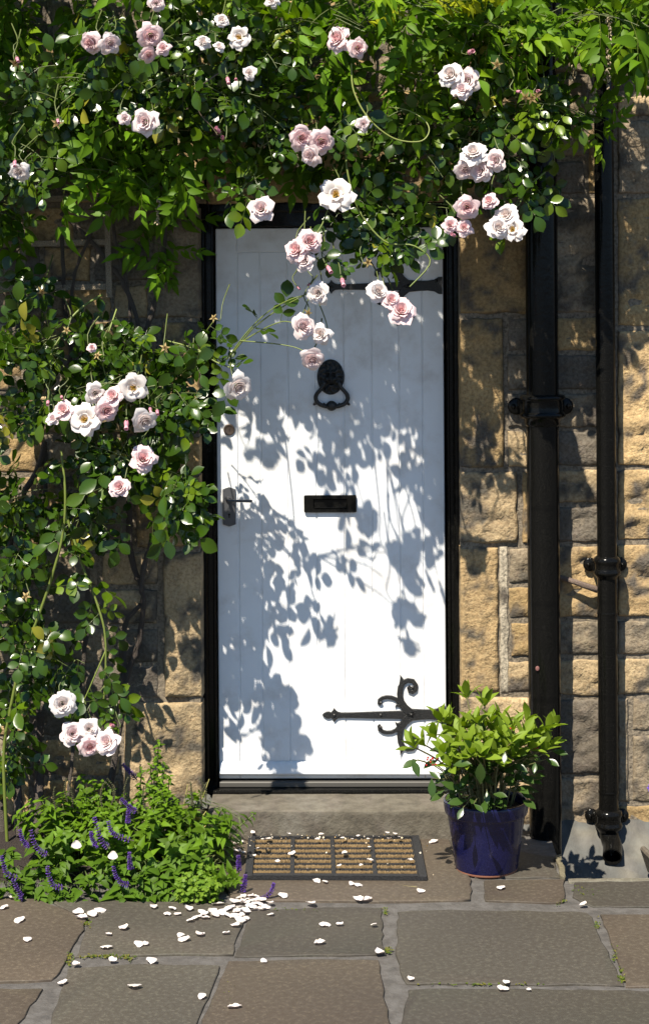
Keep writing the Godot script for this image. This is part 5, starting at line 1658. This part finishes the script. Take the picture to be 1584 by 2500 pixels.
func build_bed() -> void:
	var fresh := []
	for k in 5:
		fresh.append(bed_leaf(Color(0.105, 0.195, 0.012) * rf(0.6, 1.25)))
	var dull := []
	for k in 4:
		dull.append(bed_leaf(Color(0.08, 0.155, 0.013) * rf(0.6, 1.25)))
	var clump := func(x, z, rx, rz, h, n):
		var out := []
		for k in n:
			var a := rf(0, TAU)
			var r := sqrt(rng.randf())
			var bx: float = x + cos(a) * r * rx
			var bz: float = z + sin(a) * r * rz
			var hh: float = h * (1.0 - 0.35 * r * r) * rf(0.8, 1.1)
			out.append([bx, bz, bx + cos(a) * r * 0.10 + rf(-0.03, 0.03), hh, bz + sin(a) * r * 0.10 + rf(0.0, 0.05)])
		return out
	var S7 := func(x, y, z): return S(x * 0.5243, 1800 + y * 0.5243, z)
	var salvia_labels := ["purple salvia clump at the left edge of the flower bed", "purple salvia clump in the bed below the hanging rose cluster", "purple salvia clump at the bed's middle with the white petals caught in its leaves"]
	var centres := [[-0.98, 0.60], [-0.80, 0.62], [-0.60, 0.60]]
	var spikes := [
		[[[145, 430], [160, 490], [190, 530], [230, 550]], [[8, 550], [20, 600], [40, 640], [100, 660]], [[95, 430], [105, 470], [125, 500], [140, 500]], [[60, 660], [80, 700], [100, 740], [105, 745]]],
		[[[222, 600], [230, 650], [255, 695], [310, 695]], [[440, 370], [455, 430], [480, 490], [515, 515]], [[425, 440], [430, 470], [445, 500], [450, 500]], [[600, 335], [600, 360], [597, 390], [597, 400]]],
		[[[505, 390], [520, 440], [560, 465], [625, 482]], [[530, 600], [540, 645], [570, 680], [610, 690]], [[605, 535], [604, 570], [608, 600], [610, 620]], [[565, 285], [590, 310], [615, 335], [640, 345]]]]
	for k in 3:
		var c: Array = centres[k]
		var p: Plant = bushy("salvia", salvia_labels[k], clump.call(c[0], c[1], 0.12, 0.15, 0.24, 19), fresh, 46.0, 1.0, M.soft_leaf)
		for s in spikes[k]:
			var pts := []
			for q in s:
				pts.append(S7.call(q[0], q[1], 0.93))
			pts.reverse()
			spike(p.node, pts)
		for j in 4:
			var b := Vector3(c[0] + rf(-0.12, 0.12), 0.22, c[1] + rf(-0.1, 0.1))
			spike(p.node, [b, b + Vector3(rf(-0.01, 0.01), 0.04, 0), b + Vector3(rf(-0.02, 0.02), 0.08, 0.01)], false)
		finish_plant(p, M.soft_leaf)
	# taller leafy stems against the wall
	var tall := []
	for q in [[380, 180, 0.42], [430, 200, 0.42], [480, 210, 0.42], [510, 240, 0.44], [390, 240, 0.46], [450, 280, 0.5], [350, 300, 0.5], [530, 280, 0.48], [410, 310, 0.5], [300, 370, 0.52], [480, 330, 0.52], [340, 360, 0.5], [540, 330, 0.5]]:
		var t: Vector3 = S7.call(q[0], q[1], q[2])
		tall.append([t.x + rf(-0.03, 0.03), q[2] - rf(0.03, 0.08), t.x, t.y, t.z])
	var lb: Plant = bushy("leafy_perennial", "tall bushy green perennial rising behind the salvia below the hanging roses", tall, fresh, 36.0, 0.78, M.soft_leaf)
	finish_plant(lb, M.soft_leaf)
	tall = []
	for q in [[740, 20, 0.38], [735, 60, 0.4], [700, 130, 0.42], [770, 130, 0.42], [660, 150, 0.44], [790, 180, 0.42], [740, 190, 0.46], [690, 220, 0.46], [650, 260, 0.48], [720, 290, 0.5], [780, 260, 0.46], [820, 290, 0.46], [610, 300, 0.5], [680, 340, 0.52], [760, 350, 0.52]]:
		var t: Vector3 = S7.call(q[0], q[1], q[2])
		tall.append([t.x + rf(-0.04, 0.04), q[2] - rf(0.03, 0.08), t.x, t.y, t.z])
	var sp: Plant = bushy("leafy_perennial", "tall green perennial spire standing against the left door jamb", tall, fresh, 34.0, 0.66, M.soft_leaf)
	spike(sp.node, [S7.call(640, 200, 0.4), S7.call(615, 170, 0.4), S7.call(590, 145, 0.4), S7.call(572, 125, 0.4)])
	finish_plant(sp, M.soft_leaf)
	# cranesbill by the step
	var pal := []
	for k in 4:
		pal.append(palmate_leaf(Color(0.10, 0.185, 0.024) * rf(0.8, 1.2)))
	pal.append(palmate_leaf(Color(0.34, 0.29, 0.06)))
	var cr := start_plant(thing("cranesbill", "cranesbill with lobed leaves and straw stalks beside the left end of the step", "plant"), pal)
	for k in 75:
		var t: Vector3 = S7.call(rf(780, 990), rf(330, 640), 0.0)
		var y := rf(330, 640)
		var x := lerpf(rf(790, 930), rf(800, 1000), clampf((y - 330) / 200.0, 0, 1))
		var z := lerpf(0.42, 0.74, (y - 330) / 310.0)
		var tip: Vector3 = S7.call(x, y, z)
		tip.y = maxf(tip.y, 0.03)
		var root := Vector3(-0.45 + rf(-0.06, 0.03), 0, z - 0.1)
		cr.twigs.col = Color(0.13, 0.15, 0.05)
		cr.twigs.tube(smooth_path([root, root.lerp(tip, 0.6) + Vector3(0, 0.03, 0), tip], 6), taper(7, 0.0014, 0.001), 3, false)
		var pool := [0, 1, 2, 3, 0, 1, 2, 3, 0, 1, 4]
		add_leaf(cr, pool, tip, Vector3(rf(-1, 1), rf(-0.3, 0.3), rf(0.1, 1)), Vector3(rf(-0.3, 0.3), 1, rf(0.2, 0.8)), rf(0.6, 1.1))
	for q in [[975, 195, 945, 280, 0.40], [960, 345, 880, 460, 0.50], [965, 405, 900, 470, 0.52], [875, 220, 855, 330, 0.42], [905, 380, 870, 470, 0.5]]:
		var st := MB.new()
		st.col = Color(0.42, 0.37, 0.13)
		var a: Vector3 = S7.call(q[0], q[1], q[4])
		var b: Vector3 = S7.call(q[2], q[3], q[4] - 0.02)
		st.tube(PackedVector3Array([b + (b - a) * 0.9, b, a]), PackedFloat32Array([0.0015, 0.0018, 0.0016]), 5)
		part("straw_stalk", st, M.cane, cr.node)
	finish_plant(cr, M.soft_leaf)
	# dusty grey leaf that leans on the step
	var gl := [palmate_leaf(Color(0.13, 0.13, 0.12)), palmate_leaf(Color(0.16, 0.155, 0.14))]
	var gp := start_plant(thing("withered_plant", "withered grey leaf drooping over the step's left corner", "plant"), gl)
	for q in [[935, 300, 0.30], [900, 290, 0.32], [950, 285, 0.28], [880, 275, 0.34]]:
		var tip: Vector3 = S7.call(q[0], q[1], q[2])
		gp.twigs.tube(smooth_path([Vector3(-0.46, 0, 0.36), Vector3(-0.44, tip.y * 0.7, 0.36), tip], 6), taper(7, 0.0016, 0.001), 3, false)
		add_leaf(gp, [0, 1], tip, Vector3(rf(-0.4, 1.0), -0.6, 0.5), Vector3(0, 0.8, 0.8), rf(0.75, 1.0))
	finish_plant(gp, M.soft_leaf)
	# low plants along the front edge
	var tf := [trefoil(Color(0.12, 0.21, 0.022)), trefoil(Color(0.15, 0.24, 0.025))]
	var low := start_plant(thing("trefoil_mat", "low mat of tiny bright trefoil leaves at the front right of the bed", "plant"), tf)
	for k in 620:
		var g := G(rf(432, 520) + rf(-6, 20), rf(2165, 2215))
		var y := absf(rng.randfn(0.03, 0.018)) + 0.006
		var pos := Vector3(g.x, y, g.z - rf(0.0, 0.05))
		add_leaf(low, [0, 1], pos, Vector3(rf(-1, 1), rf(-0.2, 0.2), rf(-0.4, 1)), Vector3(rf(-0.4, 0.4), 1, rf(0.1, 0.9)), rf(0.7, 1.2))
		if k % 3 == 0:
			low.twigs.tube(PackedVector3Array([Vector3(pos.x * 0.98 - 0.01, 0, pos.z), pos]), PackedFloat32Array([0.0008, 0.0006]), 3, false)
	finish_plant(low, M.soft_leaf)
	var right := []
	for q in [[985, 640, 0.80], [1010, 680, 0.84], [1050, 650, 0.84], [1090, 660, 0.82], [1060, 700, 0.88], [1100, 720, 0.86], [980, 700, 0.86], [1030, 740, 0.9]]:
		var t: Vector3 = S7.call(q[0], q[1], q[2])
		right.append([t.x - 0.03, q[2] - 0.05, t.x, maxf(t.y, 0.05), t.z])
	var rp: Plant = bushy("salvia", "small purple salvia at the right tip of the bed near the mat's corner", right, fresh, 60.0, 0.8, M.soft_leaf)
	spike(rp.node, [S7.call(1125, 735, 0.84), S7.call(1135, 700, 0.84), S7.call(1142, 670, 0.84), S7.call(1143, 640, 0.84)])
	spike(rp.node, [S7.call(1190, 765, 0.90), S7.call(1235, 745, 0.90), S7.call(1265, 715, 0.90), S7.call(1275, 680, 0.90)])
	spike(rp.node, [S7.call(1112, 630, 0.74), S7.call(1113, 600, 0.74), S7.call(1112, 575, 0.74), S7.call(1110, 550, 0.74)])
	finish_plant(rp, M.soft_leaf)
	# broad leaves that lap over the flags in front
	var fr := start_plant(thing("lemon_balm", "broad leaved green plant spreading over the paving at the bed's front edge", "plant"), dull)
	for k in 130:
		var x := rf(-20, 900)
		var y := rf(560, 790) - 40.0 * absf(x - 450) / 450.0
		var z := 0.80 + 0.12 * (y - 560) / 230.0
		var tip: Vector3 = S7.call(x, y, z)
		tip.y = maxf(tip.y, 0.012)
		var root := Vector3(tip.x + rf(-0.05, 0.05), 0.0, minf(z - 0.12, 0.78))
		fr.twigs.col = Color(0.10, 0.14, 0.04)
		fr.twigs.tube(smooth_path([root, root.lerp(tip, 0.6) + Vector3(0, 0.03, 0), tip], 5), taper(6, 0.0016, 0.001), 3, false)
		for j in 3:
			add_leaf(fr, [0, 1, 2, 3], tip + rv() * 0.012, Vector3(rf(-1, 1), rf(-0.5, 0.3), rf(0.2, 1)), Vector3(rf(-0.3, 0.3), 1, rf(0.2, 0.9)), rf(0.6, 1.05))
	finish_plant(fr, M.soft_leaf)
	# a bloom that leans in from beyond the right edge
	var vl := thing("violet_flower", "violet blue flower leaning in at the picture's right edge above the gully", "flower")
	var c := S(1587, 1924, 0.26)
	for k in 6:
		var pb := MB.new()
		pb.add(rose_petal(0.001, 0.013, -0.003, 0.004, 0.5, 0.002, Color(0.16, 0.07, 0.42), Color(0.22, 0.12, 0.52)), Transform3D(Basis(Vector3(0, 1, 0), -0.4) * Basis(Vector3(0, 0, 1), k * 1.047), c))
		part("petal", pb, M.petal, vl)
	var vs := MB.new()
	vs.col = Color(0.12, 0.16, 0.04)
	vs.tube(smooth_path([Vector3(c.x + 0.16, -0.08, 0.25), Vector3(c.x + 0.12, c.y - 0.06, 0.26), Vector3(c.x + 0.05, c.y - 0.005, 0.26), c - Vector3(0, 0, 0.002)], 10), taper(11, 0.002, 0.0014), 5)
	part("stalk", vs, M.cane, vl)

# ---------- fallen petals ----------
func fallen(rngk: int) -> MB:
	var mb := MB.new()
	var g := PackedVector3Array()
	var cols := PackedColorArray()
	var nu := 6
	var nv := 6
	var cup := rf(0.001, 0.0065)
	var tw := rf(-0.006, 0.006)
	for j in nv:
		var t := float(j) / (nv - 1)
		for i in nu:
			var u := -1.0 + 2.0 * i / (nu - 1)
			var w := 0.018 * (0.4 + 0.75 * sin(minf(1.0, t * 1.15) * PI * 0.62)) * (1.0 - 0.35 * maxf(0, t - 0.8) / 0.2)
			var z := (t - 0.5) * 0.032 * (1.0 - 0.1 * u * u)
			g.append(Vector3(u * w, 0.0012 + cup * (u * u * 0.7 + pow(2 * t - 1, 2) * 0.8) + tw * u * (t - 0.5) + rough.get_noise_3d(u * 2, t * 3, rngk * 9.0) * 0.002, z))
			cols.append(Color(0.77, 0.70, 0.67).lerp(Color(0.80, 0.70, 0.50), maxf(0, 0.45 - t)) * (1.0 if rngk < 6 else 0.9))
	mb.grid(g, nu, nv, false, cols)
	return mb

func build_petals() -> void:
	var kinds := []
	for k in 8:
		kinds.append(fallen(k).mesh())
	var drop := func(px, py, h, label, group, sz := 1.0):
		var g := G(px, py, h)
		var flip := Basis.from_euler(Vector3(rf(-0.25, 0.25), rf(0, TAU), rf(-0.25, 0.25)))
		if rng.randf() < 0.4:
			flip = flip * Basis(Vector3(0, 0, 1), PI)
			g.y += 0.008
		var o := put("fallen_petal", kinds[rng.randi() % 8], M.petal, self, Transform3D(flip.scaled_local(Vector3.ONE * sz * rf(0.55, 1.0)), g + Vector3(0, 0.003, 0)))
		tag(o, label, "petal", group)
	# the drift by the front right of the bed
	for q in [[368, 820], [382, 845], [430, 830], [470, 812], [718, 795], [780, 830], [825, 828], [805, 803], [880, 805], [885, 860], [905, 850], [940, 820], [990, 818], [1030, 822], [1060, 805], [1085, 838], [1120, 855], [1100, 880], [1110, 800], [1140, 815], [1150, 760], [1190, 745], [1200, 780], [1215, 805], [1130, 770], [1165, 745], [1175, 770], [930, 840], [955, 830], [1015, 780], [1235, 800], [1090, 770], [1120, 755], [1145, 775], [1160, 790], [1180, 800], [1135, 745], [1105, 815], [1075, 800], [1190, 765], [1060, 835], [1125, 835], [1150, 850], [1210, 765], [960, 845], [1000, 835]]:
		drop.call(q[0] * 0.5243, 1800 + q[1] * 0.5243, 0.004, "white rose petal lying in the drift along the front edge of the flower bed", "petals drifted along the bed")
	for q in [[1055, 515], [1108, 535], [1135, 545], [1125, 495], [1100, 500], [970, 603], [1020, 662], [1085, 660], [1020, 690]]:
		drop.call(q[0] * 0.5243, 1800 + q[1] * 0.5243, 0.004, "white rose petal lying between the flower bed and the mat's left side", "petals left of the mat", 0.8)
	for q in [[160, 160], [232, 208], [270, 195], [410, 165], [630, 165], [650, 207], [607, 205], [780, 200], [845, 200], [885, 185], [955, 200], [1090, 165], [1140, 165], [1100, 197], [1170, 195], [965, 265], [190, 265], [172, 315]]:
		drop.call(560 + q[0] * 0.3539, 1980 + q[1] * 0.3539, 0.026, "pale rose petal caught on the back rows of the doormat", "petals on the back of the mat", 0.55)
	for q in [
		[795, 297, "white petal on the mat's third column, fourth strip from the front"], [433, 303, "white petal lying across the mat's first divider bar"], [968, 347, "small petal beside the mat's last divider bar"], [1245, 345, "white petal on the mat's right hand column near its rim"], [757, 385, "white petal at the left of the mat's third column, near the front"], [908, 387, "white petal at the middle of the mat's third column, near the front"], [330, 355, "small petal on the mat's first column, second strip from the front"]]:
		drop.call(560 + q[0] * 0.3539, 1980 + q[1] * 0.3539, 0.026, q[2], "petals on the front of the mat", 0.7)
	for q in [
		[90, 858, "white petal on the left flagstone close under the bed's leaves"], [128, 950, "white petal alone on the middle of the left flagstone"], [15, 800, "white petal at the picture's left edge beside the bed"], [65, 752, "white petal half under the bed's leaves near the left edge"], [580, 893, "small white petal on the flagstone below the bed's middle"], [507, 922, "white petal on the flagstone left of the small one below the bed"], [495, 984, "flat white petal near the lower left of the flagstone below the bed"], [650, 970, "white petal pair's left one near the lower joint of the flagstone below the bed"], [675, 968, "white petal pair's right one near the lower joint of the flagstone below the bed"], [930, 925, "large white petal on the flagstone below the petal drift"], [855, 948, "white petal left of the large one below the petal drift"], [843, 928, "small white petal just above another below the petal drift"], [1050, 918, "white petal by the cement patch below the petal drift"], [710, 1043, "white petal on the cement joint above the front middle flagstone"], [355, 1062, "white petal at the top left corner of the front middle flagstone"], [523, 1043, "white petal by the moss on the joint above the front middle flagstone"], [293, 1147, "white petal on the wide cement patch at the lower left"], [625, 1167, "white petal alone at the middle of the front flagstone"], [940, 1215, "white petal at the front flagstone's right end by the triangular cement patch"], [1090, 1260, "large white petal nearest the viewer, below the triangular cement patch"], [1228, 1050, "white petal on the top edge of the flagstone right of the triangular cement patch"], [1512, 877, "white petal left of a pair on the flagstone before the mat"], [1487, 962, "tiny white petal on the flagstone before the mat, towards its lower edge"], [1260, 830, "white petal right of the drift beside the cement joint"], [1258, 777, "white petal just above the drift's right end"], [1320, 745, "curled white petal on the slab between the drift and the mat"], [1447, 778, "white petal on the joint before the mat's left half"], [1475, 675, "white petal close before the mat, left of two"], [1515, 682, "white petal close before the mat, right of two"]]:
		drop.call(q[0] * 0.5243, 1800 + q[1] * 0.5243, 0.004, q[2], "petals fallen on the flagstones")
	for q in [
		[145, 690, "broad white petal before the mat's middle, left half of a pair"], [172, 695, "white petal overlapping the broad one before the mat's middle"], [175, 760, "white petal on the joint before the mat, left of two"], [215, 762, "white petal on the joint before the mat, right of two"], [460, 722, "yellowed petal on the slab before the mat's right corner"], [520, 492, "white petal beside the mat's back right corner"], [832, 708, "white petal on the small brown slab before the pot"], [1217, 785, "white petal on the cement before the gully kerb"], [83, 877, "white petal right of a pair on the flagstone before the mat"], [243, 882, "white petal near the right end of the flagstone before the mat"], [270, 1008, "white petal at the corner where three flagstones meet before the mat"], [414, 1132, "white petal at the lower left corner of the largest flagstone"], [858, 1148, "upper of two petals on the lower joint of the largest flagstone"], [842, 1178, "lower of two petals on the lower joint of the largest flagstone"], [965, 1180, "thin white petal sliver on the joint below the largest flagstone"]]:
		drop.call(784 + q[0] * 0.5243, 1800 + q[1] * 0.5243, 0.004, q[2], "petals fallen on the flagstones", 0.5 if "sliver" in q[2] else 1.0)
	# two caught in the leaves
	for q in [[530, 550, "white petal standing caught in the salvia's upper leaves"], [355, 500, "white petal caught in the salvia left of the other caught petal"]]:
		var at := S(q[0] * 0.5243, 1800 + q[1] * 0.5243, 0.94)
		tag(put("fallen_petal", kinds[rng.randi() % 8], M.petal, self, Transform3D(Basis.from_euler(Vector3(1.1, rf(-0.4, 0.4), rf(-0.4, 0.4))).scaled_local(Vector3.ONE * 0.8), at)), q[2], "petal", "petals caught in the bed")
	var sm := MB.new()
	sm.col = Color(0.40, 0.35, 0.12)
	sm.tube(smooth_path([G(937, 2152, 0.004), G(960, 2158, 0.004), G(990, 2163, 0.004), G(1018, 2166, 0.004)], 10), PackedFloat32Array([0.0012]), 5)
	tag(part("straw", sm, M.cane, self), "single dry straw lying on the slab before the mat", "straw")

	# moss and weeds in the joints
	var ms := MB.new()
	for q in [[262, 2335, 60, 5, 60], [170, 2340, 10, 16, 26], [312, 2342, 14, 5, 14], [1515, 2385, 6, 16, 22], [1500, 2330, 6, 30, 14], [1458, 2262, 5, 16, 12], [948, 2322, 8, 10, 14], [1368, 2200, 20, 10, 14], [1420, 2180, 30, 20, 16], [1035, 2085, 6, 14, 12], [700, 2222, 60, 4, 14], [1180, 2404, 160, 3, 26], [560, 2420, 14, 30, 10], [215, 2255, 12, 14, 22], [940, 2225, 10, 8, 10]]:
		for k in q[4]:
			var g := G(q[0] + rng.randfn(0, 0.5) * q[2], q[1] + rng.randfn(0, 0.5) * q[3], 0.001)
			var cc: Color = [Color(0.10, 0.14, 0.015), Color(0.07, 0.10, 0.02), Color(0.16, 0.15, 0.03)][rng.randi() % 3]
			for j in 3:
				blade(ms, Transform3D(frame_of(Vector3(rf(-1, 1), rf(0.1, 0.9), rf(-1, 1)), Vector3(0, 1, 0.3)), g + Vector3(rf(-0.003, 0.003), 0, rf(-0.003, 0.003))), rf(0.004, 0.009), rf(0.003, 0.005), OVAL, 0.2, 0.2, cc)
	tag(stuff(part("moss", ms, M.soft_leaf, self)), "specks of moss and tiny weeds in the paving joints", "moss")
